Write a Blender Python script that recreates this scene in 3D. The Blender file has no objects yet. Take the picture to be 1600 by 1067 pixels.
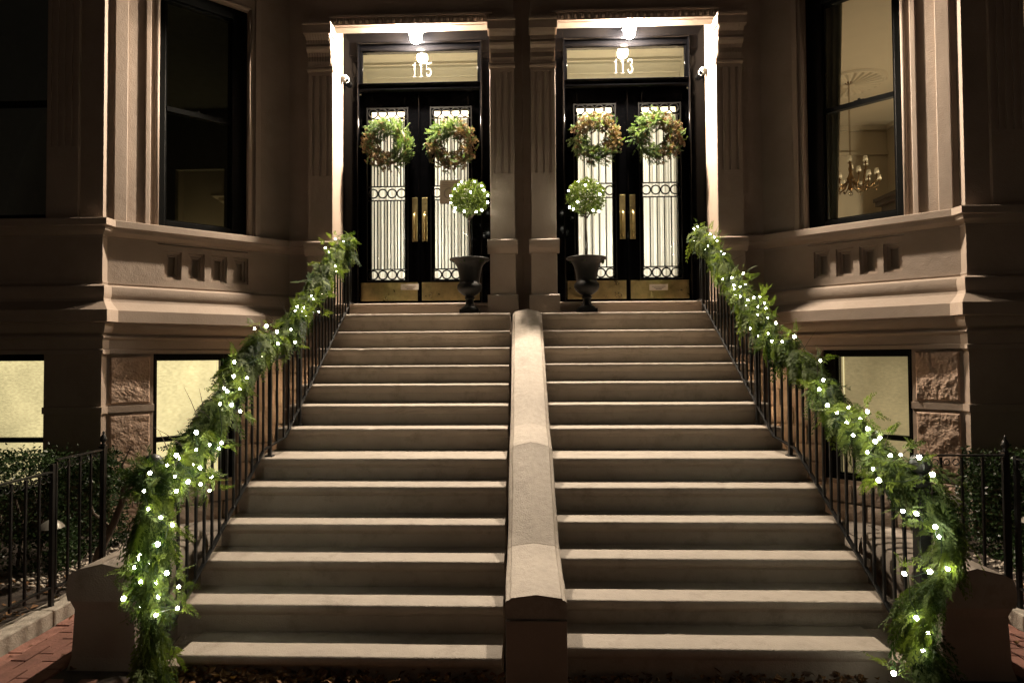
import bpy, bmesh, math, random
import numpy as np
from mathutils import Vector, Matrix, noise
rad = math.radians
SC = bpy.context.scene
COL = SC.collection

# ------------------------------------------------------------ camera
cd = bpy.data.cameras.new('camera'); cam = bpy.data.objects.new('camera', cd); COL.objects.link(cam)
yaw, pitch, roll = rad(1.956), rad(1.421), rad(-0.337)
fwd = Vector((-math.sin(yaw)*math.cos(pitch), math.cos(yaw)*math.cos(pitch), math.sin(pitch)))
rgt = Vector((math.cos(yaw), math.sin(yaw), 0)); up = rgt.cross(fwd)
r2 = rgt*math.cos(roll)+up*math.sin(roll); u2 = up*math.cos(roll)-rgt*math.sin(roll)
m = Matrix((r2, u2, -fwd)).transposed().to_4x4(); m.translation = Vector((-0.039, 0.0, 1.844))
cam.matrix_world = m
cd.sensor_width = 36.0; cd.lens = 969.369/1600*36; cd.shift_x = 0.012
cd.clip_start = 0.05; cd.clip_end = 500
SC.camera = cam

# ------------------------------------------------------------ night sky and exposure
W = bpy.data.worlds.new('World'); SC.world = W; W.use_nodes = True
nt = W.node_tree; nt.nodes.clear()
sky = nt.nodes.new('ShaderNodeTexSky'); sky.sky_type = 'NISHITA'; sky.sun_disc = False
sky.sun_elevation = rad(1.0); sky.sun_rotation = rad(180)
hsv = nt.nodes.new('ShaderNodeHueSaturation'); hsv.inputs['Saturation'].default_value = 0.25
mx = nt.nodes.new('ShaderNodeMix'); mx.data_type = 'RGBA'; mx.blend_type = 'MULTIPLY'; mx.inputs[0].default_value = 1.0
mx.inputs[7].default_value = (1.0, 0.80, 0.62, 1)      # street-lit city haze is warm
bg = nt.nodes.new('ShaderNodeBackground'); bg.inputs[1].default_value = 0.0115
wo = nt.nodes.new('ShaderNodeOutputWorld')
nt.links.new(sky.outputs[0], hsv.inputs['Color']); nt.links.new(hsv.outputs[0], mx.inputs[6])
nt.links.new(mx.outputs[2], bg.inputs[0]); nt.links.new(bg.outputs[0], wo.inputs[0])
SC.view_settings.view_transform = 'Standard'; SC.view_settings.look = 'None'
SC.view_settings.exposure = 0.0; SC.view_settings.gamma = 1.0; SC.view_settings.use_curve_mapping = False
SC.render.engine = 'CYCLES'
SC.cycles.use_denoising = True
SC.cycles.max_bounces = 8; SC.cycles.diffuse_bounces = 2; SC.cycles.glossy_bounces = 3
SC.cycles.transparent_max_bounces = 16; SC.cycles.transmission_bounces = 4
SC.cycles.sample_clamp_indirect = 3.0
SC.cycles.caustics_reflective = False; SC.cycles.caustics_refractive = False

# ------------------------------------------------------------ materials
MATS = {}
def nodes(name):
    mt = bpy.data.materials.new(name); mt.use_nodes = True
    n = mt.node_tree; n.nodes.clear()
    out = n.nodes.new('ShaderNodeOutputMaterial'); b = n.nodes.new('ShaderNodeBsdfPrincipled')
    n.links.new(b.outputs[0], out.inputs[0]); MATS[name] = mt
    return mt, n, b, out
def pbr(name, col, rough=0.6, metal=0.0, var=0.0, vscale=3.0, bump=0.0, bscale=60.0, dirt=None, stretch=None, spec=0.5, bump2=0.0, b2scale=6.0, coat=0.0, rvar=0.0):
    mt, n, b, out = nodes(name); L = n.links
    b.inputs['Roughness'].default_value = rough; b.inputs['Metallic'].default_value = metal
    b.inputs['Specular IOR Level'].default_value = spec; b.inputs['Coat Weight'].default_value = coat
    geo = n.nodes.new('ShaderNodeNewGeometry'); mp = n.nodes.new('ShaderNodeMapping')
    L.new(geo.outputs['Position'], mp.inputs[0])
    if stretch: mp.inputs['Scale'].default_value = stretch
    if var > 0:
        t = n.nodes.new('ShaderNodeTexNoise'); t.inputs['Scale'].default_value = vscale; t.inputs['Detail'].default_value = 8; t.inputs['Roughness'].default_value = 0.65
        L.new(mp.outputs[0], t.inputs[0])
        cr = n.nodes.new('ShaderNodeValToRGB')
        c = Vector(col[:3]); cr.color_ramp.elements[0].position = .3; cr.color_ramp.elements[1].position = .7
        cr.color_ramp.elements[0].color = (*(c*(1-var)), 1); cr.color_ramp.elements[1].color = (*(c*(1+var)), 1)
        L.new(t.outputs[0], cr.inputs[0]); src = cr.outputs[0]
        if dirt:
            t2 = n.nodes.new('ShaderNodeTexNoise'); t2.inputs['Scale'].default_value = dirt[1]; t2.inputs['Detail'].default_value = 10; t2.inputs['Roughness'].default_value = .75
            L.new(mp.outputs[0], t2.inputs[0])
            c2 = n.nodes.new('ShaderNodeValToRGB'); c2.color_ramp.elements[0].position = .52; c2.color_ramp.elements[1].position = .68
            c2.color_ramp.elements[0].color = (0, 0, 0, 1); c2.color_ramp.elements[1].color = (1, 1, 1, 1)
            L.new(t2.outputs[0], c2.inputs[0])
            mm = n.nodes.new('ShaderNodeMix'); mm.data_type = 'RGBA'; mm.inputs[7].default_value = (*dirt[0], 1)
            ml = n.nodes.new('ShaderNodeMath'); ml.operation = 'MULTIPLY'; ml.inputs[1].default_value = dirt[2]
            L.new(c2.outputs[0], ml.inputs[0]); L.new(ml.outputs[0], mm.inputs[0]); L.new(src, mm.inputs[6]); src = mm.outputs[2]
        L.new(src, b.inputs['Base Color'])
        if rvar:
            mr = n.nodes.new('ShaderNodeMapRange'); mr.inputs[3].default_value = rough-rvar; mr.inputs[4].default_value = rough+rvar
            L.new(t.outputs[0], mr.inputs[0]); L.new(mr.outputs[0], b.inputs['Roughness'])
    else:
        b.inputs['Base Color'].default_value = (*col[:3], 1)
    if bump > 0:
        t = n.nodes.new('ShaderNodeTexNoise'); t.inputs['Scale'].default_value = bscale; t.inputs['Detail'].default_value = 5
        L.new(mp.outputs[0], t.inputs[0])
        bp = n.nodes.new('ShaderNodeBump'); bp.inputs['Strength'].default_value = bump; bp.inputs['Distance'].default_value = 0.01
        L.new(t.outputs[0], bp.inputs['Height']); last = bp
        if bump2 > 0:
            t = n.nodes.new('ShaderNodeTexNoise'); t.inputs['Scale'].default_value = b2scale; t.inputs['Detail'].default_value = 4
            L.new(mp.outputs[0], t.inputs[0])
            b3 = n.nodes.new('ShaderNodeBump'); b3.inputs['Strength'].default_value = bump2; b3.inputs['Distance'].default_value = 0.05
            L.new(t.outputs[0], b3.inputs['Height']); L.new(bp.outputs[0], b3.inputs['Normal']); last = b3
        L.new(last.outputs[0], b.inputs['Normal'])
    return mt
def emit(name, col, s, base=(0.8, .8, .8)):
    mt, n, b, out = nodes(name)
    b.inputs['Base Color'].default_value = (*base, 1); b.inputs['Emission Color'].default_value = (*col, 1)
    b.inputs['Emission Strength'].default_value = s
    return mt
def glass(name, tint=(1, 1, 1), refl=0.06, mul=1.0):
    mt, n, b, out = nodes(name); n.nodes.remove(b); L = n.links
    tr = n.nodes.new('ShaderNodeBsdfTransparent'); tr.inputs[0].default_value = (*tint, 1)
    gl = n.nodes.new('ShaderNodeBsdfGlossy'); gl.inputs['Roughness'].default_value = 0.02
    fr = n.nodes.new('ShaderNodeFresnel'); fr.inputs[0].default_value = 1.5
    ml = n.nodes.new('ShaderNodeMath'); ml.operation = 'MULTIPLY'; ml.inputs[1].default_value = mul
    mi = n.nodes.new('ShaderNodeMixShader'); L.new(fr.outputs[0], ml.inputs[0]); L.new(ml.outputs[0], mi.inputs[0])
    L.new(tr.outputs[0], mi.inputs[1]); L.new(gl.outputs[0], mi.inputs[2]); L.new(mi.outputs[0], out.inputs[0])
    return mt
def leafmat(name, c0, c1, trans=0.35, rough=0.45):
    mt, n, b, out = nodes(name); L = n.links
    at = n.nodes.new('ShaderNodeAttribute'); at.attribute_name = 'tone'
    cr = n.nodes.new('ShaderNodeValToRGB'); cr.color_ramp.elements[0].color = (*c0, 1); cr.color_ramp.elements[1].color = (*c1, 1)
    L.new(at.outputs['Fac'], cr.inputs[0]); L.new(cr.outputs[0], b.inputs['Base Color'])
    b.inputs['Roughness'].default_value = rough; b.inputs['Specular IOR Level'].default_value = 0.18
    tl = n.nodes.new('ShaderNodeBsdfTranslucent')
    g = n.nodes.new('ShaderNodeMix'); g.data_type = 'RGBA'; g.blend_type = 'MULTIPLY'; g.inputs[0].default_value = 1
    g.inputs[7].default_value = (1.5, 1.6, .5, 1); L.new(cr.outputs[0], g.inputs[6]); L.new(g.outputs[2], tl.inputs[0])
    mi = n.nodes.new('ShaderNodeMixShader'); mi.inputs[0].default_value = trans
    L.new(b.outputs[0], mi.inputs[1]); L.new(tl.outputs[0], mi.inputs[2]); L.new(mi.outputs[0], out.inputs[0])
    return mt

stone = pbr('brownstone_paint', (.33, .262, .212), .62, var=.14, vscale=1.6, bump=.35, bscale=90, dirt=((.25, .185, .14), 2.2, .35), bump2=.10, b2scale=14)
trimst = pbr('brownstone_trim', (.35, .278, .226), .55, var=.08, vscale=2.5, bump=.3, bscale=70, dirt=((.27, .20, .15), 4, .3), bump2=.08, b2scale=10)
stepm = pbr('stair_stone', (.33, .28, .23), .66, var=.10, vscale=4, bump=.4, bscale=120, dirt=((.20, .165, .13), 5, .7), bump2=.15, b2scale=9)
copem = pbr('coping_stone', (.35, .30, .25), .7, var=.14, vscale=26, bump=.5, bscale=110, dirt=((.22, .19, .155), 4, .6), bump2=.12, b2scale=12)
rockm = pbr('rock_face', (.46, .33, .25), .75, var=.16, vscale=5, bump=.8, bscale=45, dirt=((.26, .17, .12), 6, .5), bump2=.5, b2scale=9)
blockm = pbr('basement_stone', (.36, .29, .235), .75, var=.2, vscale=3, bump=.7, bscale=40, bump2=.4, b2scale=10)
mortar = pbr('mortar', (.10, .085, .07), .9, var=.2, vscale=20, bump=.3, bscale=80)
blackp = pbr('black_gloss_paint', (.0009, .0009, .0011), .10, var=.15, vscale=30, bump=.03, bscale=35, spec=.05)
urnm = pbr('black_cast_iron', (.005, .005, .005), .42, var=.3, vscale=30, bump=.4, bscale=120, spec=.25)
grillem = pbr('grille_iron', (.004, .004, .004), .35, var=.3, vscale=40, spec=.2)
ironm = pbr('black_iron', (.009, .009, .009), .38, var=.3, vscale=40, bump=.2, bscale=150)
sashm = pbr('dark_sash', (.002, .0022, .002), .45, spec=.12, var=.2, vscale=12, bump=.08, bscale=60)
brass = pbr('brass', (.56, .45, .21), .30, metal=.95, var=.28, vscale=9, bump=.06, bscale=9, rvar=.10)
whitep = pbr('white_plastic', (.75, .75, .73), .3)
plaster = pbr('ivory_plaster', (.62, .56, .42), .7, var=.03, vscale=3, bump=.05, bscale=60)
plaster2 = pbr('cream_plaster', (.62, .55, .43), .7, var=.04, vscale=3, bump=.05, bscale=60)
floorw = pbr('floorboards', (.16, .09, .05), .35, var=.3, vscale=3, stretch=(1, 9, 1))
darkwood = pbr('dark_wood', (.035, .02, .014), .4, var=.3, vscale=5)
brickd = pbr('dark_brick', (.07, .04, .03), .9, var=.3, vscale=6, bump=.5, bscale=60)  # darker brick tone for the joined field
brickm = pbr('brick', (.23, .105, .078), .8, var=.35, vscale=5, bump=.5, bscale=60, dirt=((.14, .07, .05), 12, .6))
sandj = pbr('joint_sand', (.06, .045, .035), .95, var=.3, vscale=30, bump=.3, bscale=100)
curbm = pbr('curb_granite', (.33, .29, .24), .8, var=.2, vscale=30, bump=.5, bscale=90, dirt=((.15, .13, .1), 8, .5))
slate = pbr('paving_slate', (.20, .175, .15), .75, var=.25, vscale=4, bump=.5, bscale=30)
soil = pbr('soil', (.035, .025, .018), .95, var=.5, vscale=15, bump=1, bscale=40)
pebm = pbr('pebble', (.38, .33, .27), .8, var=.4, vscale=30)
barkm = pbr('bark', (.10, .075, .055), .85, var=.4, vscale=15, bump=.8, bscale=60, stretch=(1, 1, .3))
wirem = pbr('light_wire', (.02, .05, .02), .5)
glassm = glass('clear_glass', mul=1.0)
winglass = glass('window_glass', (.95, .97, .93), mul=.7)
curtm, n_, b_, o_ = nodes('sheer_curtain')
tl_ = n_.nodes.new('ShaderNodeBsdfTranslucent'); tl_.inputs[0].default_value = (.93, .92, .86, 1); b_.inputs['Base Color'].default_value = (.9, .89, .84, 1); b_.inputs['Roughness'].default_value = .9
mi_ = n_.nodes.new('ShaderNodeMixShader'); mi_.inputs[0].default_value = .6; b_.inputs['Emission Color'].default_value = (1, .97, .88, 1); b_.inputs['Emission Strength'].default_value = .33  # emission added for vestibule light coming through the cloth
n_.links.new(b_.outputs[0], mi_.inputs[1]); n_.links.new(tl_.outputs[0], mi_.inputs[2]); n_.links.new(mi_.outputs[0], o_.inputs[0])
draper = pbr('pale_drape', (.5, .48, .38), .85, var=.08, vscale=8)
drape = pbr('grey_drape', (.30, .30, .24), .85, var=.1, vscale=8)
def shade_mat(name, col, s):
    mt, n, b, out = nodes(name); L = n.links
    geo = n.nodes.new('ShaderNodeNewGeometry'); mp = n.nodes.new('ShaderNodeMapping'); mp.inputs['Scale'].default_value = (1, 1, 2.6)
    t = n.nodes.new('ShaderNodeTexNoise'); t.inputs['Scale'].default_value = 26; t.inputs['Detail'].default_value = 6
    L.new(geo.outputs['Position'], mp.inputs[0]); L.new(mp.outputs[0], t.inputs[0])
    cr = n.nodes.new('ShaderNodeValToRGB'); c = Vector(col)
    cr.color_ramp.elements[0].position = .35; cr.color_ramp.elements[1].position = .65
    cr.color_ramp.elements[0].color = (*(c*.72), 1); cr.color_ramp.elements[1].color = (*c, 1)
    L.new(t.outputs[0], cr.inputs[0]); L.new(cr.outputs[0], b.inputs['Emission Color'])
    t2 = n.nodes.new('ShaderNodeTexNoise'); t2.inputs['Scale'].default_value = 1.3; L.new(geo.outputs['Position'], t2.inputs[0])
    mr = n.nodes.new('ShaderNodeMapRange'); mr.inputs[1].default_value = .3; mr.inputs[2].default_value = .7; mr.inputs[3].default_value = s*.68; mr.inputs[4].default_value = s*1.25  # uneven lamp light behind the shade, put into emission strength
    L.new(t2.outputs[0], mr.inputs[0]); L.new(mr.outputs[0], b.inputs['Emission Strength'])
    b.inputs['Base Color'].default_value = (.5, .45, .33, 1); b.inputs['Roughness'].default_value = .9
    return mt
shadeL = shade_mat('lit_roller_shade', (1.0, .80, .43), 1.25)
shadeR = shade_mat('dim_roller_shade', (.62, .46, .24), .60)
shadeE = emit('shade_edge_light', (1, .82, .45), .95)
bulbm = emit('led_bulb', (1, .95, .76), 92)
lampm = emit('lamp_globe', (1, .84, .65), 9600)
cedar = leafmat('cedar_green', (.014, .036, .010), (.185, .235, .085), .45, .6)
firm = leafmat('fir_green', (.025, .065, .018), (.17, .22, .11), .25, .55)
brownf = leafmat('dried_cone_brown', (.07, .028, .014), (.33, .25, .16), .1, .8)
boxm = leafmat('boxwood_green', (.022, .042, .010), (.13, .17, .045), .35, .4)
hedgem = leafmat('hedge_green', (.008, .018, .006), (.035, .06, .02), .1, .35)
leafm = leafmat('dead_leaf', (.07, .028, .014), (.30, .17, .08), .1, .7)
paper = pbr('paper', (.72, .66, .58), .6)
greypaper = pbr('grey_paper', (.30, .25, .19), .7, var=.1, vscale=10)
inkm = pbr('ink', (.05, .045, .04), .7)
inklight = pbr('faded_print', (.16, .13, .10), .7)
numm = pbr('number_dimmed', (.014, .014, .013), .6, spec=.02); numm.node_tree.nodes['Principled BSDF'].inputs['Emission Strength'].default_value = 0.0  # white digits given a near-black base to hold down lamp glare
redp = pbr('red_paint', (.22, .008, .008), .35)
candlem = emit('candle_shade', (1, .75, .42), .12, (.7, .62, .48))

# ------------------------------------------------------------ builders
ORI = {}
class MB:
    def __init__(s): s.v = []; s.f = []
    def add(s, vs, fs):
        k = len(s.v); s.v += [tuple(p) for p in vs]; s.f += [tuple(i+k for i in f) for f in fs]; return s
    def box(s, a, b):
        x0, y0, z0 = a; x1, y1, z1 = b
        return s.hexa([(x0, y0, z0), (x1, y0, z0), (x1, y1, z0), (x0, y1, z0)], [(x0, y0, z1), (x1, y0, z1), (x1, y1, z1), (x0, y1, z1)])
    def hexa(s, lo, hi):
        return s.add(list(lo)+list(hi), [(0, 1, 2, 3), (4, 5, 6, 7), (0, 1, 5, 4), (1, 2, 6, 5), (2, 3, 7, 6), (3, 0, 4, 7)])
    def loft(s, rings, closed=True, cap=True):
        n = len(rings[0]); k = len(s.v)
        for r in rings: s.v += [tuple(p) for p in r]
        for i in range(len(rings)-1):
            for j in range(n if closed else n-1):
                a = k+i*n+j; b = k+i*n+(j+1) % n
                s.f.append((a, b, b+n, a+n))
        if cap and closed:
            s.f.append(tuple(range(k, k+n))); s.f.append(tuple(range(k+(len(rings)-1)*n, k+len(rings)*n)))
        return s
    def tube(s, pts, r, n=8, cap=True):
        pts = [Vector(p) for p in pts]; rings = []; prev = None
        for i, p in enumerate(pts):
            d = (pts[min(i+1, len(pts)-1)]-pts[max(i-1, 0)]).normalized()
            if prev is None: a = d.orthogonal().normalized()
            else:
                a = (prev-d*prev.dot(d))
                a = a.normalized() if a.length > 1e-6 else d.orthogonal().normalized()
            prev = a; b = d.cross(a); rr = r[i] if isinstance(r, (list, tuple)) else r
            rings.append([p+(a*math.cos(t)+b*math.sin(t))*rr for t in [2*math.pi*j/n for j in range(n)]])
        return s.loft(rings, cap=cap)
    def sqtube(s, p, q, w, dpt=None):   # square bar between two points, sides aligned with the axes
        p = Vector(p); q = Vector(q); dpt = dpt or w; d = (q-p).normalized()
        a = Vector((1, 0, 0)) if abs(d.x) < .9 else Vector((0, 1, 0)); a = (a-d*a.dot(d)).normalized(); b = d.cross(a)
        R = [[c+a*(w/2*i)+b*(dpt/2*j) for i, j in ((-1, -1), (1, -1), (1, 1), (-1, 1))] for c in (p, q)]
        return s.loft(R)
    def lathe(s, prof, c=(0, 0, 0), n=20, flute=None):
        rings = []
        for r, z in prof:
            ring = []
            for j in range(n):
                t = 2*math.pi*j/n; rr = r
                if flute and flute[0] <= z <= flute[1]: rr = r*(1-.05*(j % 2))
                ring.append((c[0]+rr*math.cos(t), c[1]+rr*math.sin(t), c[2]+z))
            rings.append(ring)
        return s.loft(rings)
    def ring(s, c, R, r, axis='y', n=20, m_=6):
        c = Vector(c); k = len(s.v)
        for i in range(n):
            t = 2*math.pi*i/n
            d = Vector((math.cos(t), 0, math.sin(t))) if axis == 'y' else Vector((0, math.cos(t), math.sin(t)))
            ax = Vector((0, 1, 0)) if axis == 'y' else Vector((1, 0, 0))
            for j in range(m_):
                u = 2*math.pi*j/m_; s.v.append(tuple(c+d*(R+r*math.cos(u))+ax*r*math.sin(u)))
        for i in range(n):
            for j in range(m_):
                a = k+i*m_+j; b = k+i*m_+(j+1) % m_; c2 = k+((i+1) % n)*m_+(j+1) % m_; d2 = k+((i+1) % n)*m_+j
                s.f.append((a, b, c2, d2))
        return s
    def sphere(s, c, r, n=12, m_=8, sc=(1, 1, 1)):
        prof = [(max(1e-4, r*math.sin(math.pi*i/m_)), -r*math.cos(math.pi*i/m_)*sc[2]) for i in range(m_+1)]
        return s.lathe([(p[0]*sc[0], p[1]) for p in prof], c, n)
    def prismx(s, poly, x0, x1):    # poly of (y,z)
        return s.loft([[(x0, y, z) for y, z in poly], [(x1, y, z) for y, z in poly]])
    def prismy(s, poly, y0, y1):    # poly of (x,z)
        return s.loft([[(x, y0, z) for x, z in poly], [(x, y1, z) for x, z in poly]])
    def build(s, name, mat, parent=None, smooth=False, bevel=0, kind=None, auto=None, origin=None, recalc=True):
        po = ORI.get(parent.name, Vector((0, 0, 0))) if parent else None
        if origin is None:
            if parent is None:
                a = np.array(s.v); origin = Vector(((a[:, 0].min()+a[:, 0].max())/2, (a[:, 1].min()+a[:, 1].max())/2, a[:, 2].min()))
            else: origin = po
        origin = Vector(origin)
        me = bpy.data.meshes.new(name); me.from_pydata([(p[0]-origin.x, p[1]-origin.y, p[2]-origin.z) for p in s.v], [], s.f)
        if recalc:
            bm = bmesh.new(); bm.from_mesh(me); bmesh.ops.recalc_face_normals(bm, faces=bm.faces); bm.to_mesh(me); bm.free()
        if smooth or auto:
            me.polygons.foreach_set('use_smooth', [True]*len(me.polygons))
            if auto: me.set_sharp_from_angle(angle=rad(auto))
        me.materials.append(mat)
        o = bpy.data.objects.new(name, me); COL.objects.link(o)
        if parent: o.parent = parent; o.location = origin-po
        else: o.location = origin
        ORI[o.name] = origin
        if kind: o['kind'] = kind
        if bevel:
            md = o.modifiers.new('bevel', 'BEVEL'); md.width = bevel; md.segments = 2; md.limit_method = 'ANGLE'; md.angle_limit = rad(35)
        return o
def root(name, label, cat, loc, group=None):
    o = bpy.data.objects.new(name, None); COL.objects.link(o); o.location = loc; o.empty_display_size = .1
    ORI[o.name] = Vector(loc); o['label'] = label; o['category'] = cat
    if group: o['group'] = group
    return o
def tag(o, label, cat, group=None):
    o['label'] = label; o['category'] = cat
    if group: o['group'] = group
    return o
def inst(src, name, parent, pos, rot=None, scale=None):
    """another copy of src's mesh, its local origin placed at world pos"""
    o = src.copy(); o.name = name; COL.objects.link(o); o.parent = parent
    o.location = Vector(pos)-ORI[parent.name]; ORI[o.name] = Vector(pos)
    if rot is not None: o.rotation_euler = rot
    if scale is not None: o.scale = scale
    return o
def mesh_np(name, tris, tone, mat, parent=None, kind=None, origin=(0, 0, 0)):
    """tris (N,3,3) world coords, tone (N,)"""
    N = len(tris); po = ORI.get(parent.name, Vector((0, 0, 0))) if parent else Vector(origin)
    if parent is None: org = Vector(origin)
    else: org = po
    me = bpy.data.meshes.new(name); me.vertices.add(N*3); me.loops.add(N*3); me.polygons.add(N)
    me.vertices.foreach_set('co', (tris.reshape(-1, 3)-np.array(org)).astype(np.float32).ravel())
    me.loops.foreach_set('vertex_index', np.arange(N*3, dtype=np.int32))
    me.polygons.foreach_set('loop_start', np.arange(0, N*3, 3, dtype=np.int32)); me.polygons.foreach_set('loop_total', np.full(N, 3, dtype=np.int32))
    at = me.attributes.new('tone', 'FLOAT', 'FACE'); at.data.foreach_set('value', tone.astype(np.float32))
    me.update(calc_edges=True); me.materials.append(mat)
    o = bpy.data.objects.new(name, me); COL.objects.link(o)
    if parent: o.parent = parent
    else: o.location = org
    ORI[o.name] = org
    if kind: o['kind'] = kind
    return o
RNG = np.random.default_rng(7)
random.seed(5)
def place_tmpl(tmpl, pos, xdir, up, scale):
    """instances of a triangle template: local x -> xdir, local z -> ~up"""
    x = xdir/np.linalg.norm(xdir, axis=1, keepdims=True)
    y = np.cross(up, x); y /= np.maximum(np.linalg.norm(y, axis=1, keepdims=True), 1e-6); z = np.cross(x, y)
    R = np.stack([x, y, z], axis=2)*scale[:, None, None]         # (N,3,3)
    out = np.einsum('nij,tkj->ntki', R, tmpl)+pos[:, None, None, :]
    return out
def kite(a, d, L, w, up=(0, 0, 1)):
    a = np.array(a, float); d = np.array(d, float); d /= np.linalg.norm(d); s = np.cross(up, d); s /= max(np.linalg.norm(s), 1e-6)
    m_ = a+d*L*.45; e = a+d*L
    return [[a, m_+s*w, e], [a, e, m_-s*w]]
def cedar_tmpl(seed, L=.22, n=9):
    r = np.random.default_rng(seed); T = []
    prev = np.zeros(3)
    for k in range(1, n+1):
        t = k/n; p = np.array([L*t, r.normal(0, .004), -.30*L*t*t])
        T += kite(prev, p-prev, np.linalg.norm(p-prev)*1.1, .0022)
        for sd in (-1, 1):
            ang = rad(42+r.normal(0, 8)); ln = L*.42*(1-.72*t)*r.uniform(.75, 1.2)
            d = np.array([math.cos(ang), sd*math.sin(ang), -.18+r.normal(0, .12)]); d /= np.linalg.norm(d)
            T += kite(p, d, ln, .0055)
            for q in range(3):
                u = .3+.24*q
                for s2 in ((-1, 1) if q < 2 else (sd,)):
                    a2 = ang*sd+s2*rad(38); d2 = np.array([math.cos(a2), math.sin(a2), d[2]-.1])
                    T += kite(p+d*ln*u, d2, ln*.46*(1.1-u), .0050)
        prev = p
    return np.array(T)
def needle_tmpl(seed, L=.12, n=34, nl=.028, w=.0022):
    r = np.random.default_rng(seed); T = kite((0, 0, 0), (1, 0, -.08), L, .003)
    for k in range(n):
        t = (k+.5)/n; ph = r.uniform(0, 2*math.pi)
        d = np.array([.75, math.cos(ph)*.75, math.sin(ph)*.75]); T += kite((L*t, 0, -.08*L*t), d, nl*(1.1-.5*t)*r.uniform(.8, 1.2), w, up=(r.normal(), r.normal(), 1))
    return np.array(T)
# ------------------------------------------------------------ string light positions (world metres)
BULBL= [[-2.02, 4.53, 2.07], [-2.02, 4.75, 2.1], [-2.02, 4.95, 2.06], [-2.03, 5.29, 2.1], [-2.02, 4.99, 1.97], [-2.03, 5.37, 1.99], [-2.02, 4.67, 1.86], [-2.02, 4.22, 1.82], [-2.02, 4.19, 1.72], [-2.02, 4.41, 1.71], [-2.01, 4.04, 1.65], [-2.02, 4.12, 1.63], [-2.02, 4.29, 1.63], [-2.01, 3.99, 1.55], [-2.02, 4.15, 1.53], [-2.02, 4.32, 1.48], [-2.03, 5.42, 2.3], [-2.03, 5.53, 2.27], [-2.04, 7.26, 3.24], [-2.04, 6.9, 3.16], [-2.04, 6.61, 3.13], [-2.04, 6.26, 2.98], [-2.04, 6.38, 2.95], [-2.04, 6.61, 2.84], [-2.04, 6.64, 2.79], [-2.04, 6.35, 2.64], [-2.03, 6.26, 2.58], [-2.03, 6.12, 2.49], [-2.03, 5.88, 2.41], [-2.03, 5.79, 2.44], [-2.03, 5.45, 2.31], [-2.03, 5.59, 2.31], [-2.03, 5.38, 2.27], [-2.03, 5.64, 2.24], [-2.03, 6.02, 2.3], [-2.0, 3.21, 1.25], [-2.0, 3.16, 1.16], [-2.06, 3.3, 1.04], [-2.0, 3.3, 0.99], [-1.94, 3.3, 0.95], [-2.01, 3.3, 0.85], [-2.01, 3.49, 1.1], [-2.01, 3.47, 1.18], [-2.01, 3.38, 1.26], [-2.01, 3.52, 1.27], [-2.01, 3.61, 1.12], [-2.01, 3.76, 1.08], [-2.01, 3.85, 1.02], [-2.01, 3.88, 1.1], [-2.01, 3.75, 1.18], [-2.01, 3.68, 1.21], [-2.01, 3.7, 1.3], [-2.01, 3.87, 1.31], [-2.01, 3.98, 1.27], [-2.01, 4.01, 1.3], [-2.01, 3.69, 1.4], [-2.01, 3.46, 1.3], [-2.01, 3.3, 0.85], [-2.1, 3.3, 0.8], [-2.13, 3.3, 0.76], [-2.13, 3.3, 0.73], [-2.05, 3.3, 0.74], [-1.96, 3.3, 0.69], [-2.01, 3.3, 0.65], [-2.11, 3.3, 0.64], [-1.9, 3.3, 0.62], [-2.19, 3.3, 0.56], [-1.9, 3.3, 0.51], [-2.11, 3.3, 0.5], [-2.01, 3.3, 0.47], [-2.0, 3.3, 0.57]]
BULBR= [[2.04, 7.29, 3.36], [2.04, 7.45, 3.36], [2.04, 6.81, 3.18], [2.04, 6.68, 3.12], [2.04, 6.58, 3.06], [2.04, 7.44, 3.22], [2.04, 6.9, 3.06], [2.04, 7.0, 3.04], [2.03, 6.42, 2.92], [2.03, 6.35, 2.88], [2.04, 6.7, 2.82], [2.03, 5.82, 2.61], [2.03, 6.38, 2.63], [2.03, 6.12, 2.61], [2.03, 6.05, 2.53], [2.03, 5.89, 2.5], [2.03, 6.04, 2.49], [2.03, 6.03, 2.43], [2.03, 5.88, 2.4], [2.03, 5.75, 2.5], [2.03, 5.75, 2.31], [2.03, 5.71, 2.35], [2.03, 5.56, 2.36], [2.03, 5.42, 2.36], [2.03, 5.3, 2.29], [2.03, 5.3, 2.24], [2.03, 5.45, 2.27], [2.03, 5.46, 2.21], [2.02, 5.23, 2.16], [2.02, 5.06, 2.11], [2.03, 5.66, 2.09], [2.03, 5.24, 2.03], [2.03, 5.46, 2.02], [2.02, 5.14, 1.96], [2.02, 4.71, 1.99], [2.02, 4.93, 1.96], [2.02, 4.32, 1.81], [2.02, 4.28, 1.68], [2.02, 4.36, 1.61], [2.01, 4.22, 1.51], [2.01, 4.08, 1.47], [2.01, 3.94, 1.52], [2.01, 3.75, 1.51], [2.01, 3.82, 1.47], [2.01, 3.97, 1.42], [2.01, 3.75, 1.41], [2.01, 3.89, 1.35], [2.01, 3.67, 1.35], [2.01, 3.61, 1.37], [2.01, 3.76, 1.27], [2.01, 3.53, 1.29], [2.0, 3.42, 1.31], [2.0, 3.25, 1.32], [2.09, 3.3, 1.23], [2.01, 3.7, 1.18], [1.83, 3.3, 1.19], [2.01, 3.3, 1.02], [2.1, 3.3, 0.96], [2.12, 3.3, 0.9], [1.95, 3.3, 0.71], [2.06, 3.3, 0.73], [2.16, 3.3, 0.74], [2.0, 3.3, 0.49], [2.05, 3.3, 0.41], [2.03, 3.3, 0.32], [1.94, 3.3, 1.04], [1.88, 3.3, 0.2]]
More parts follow.
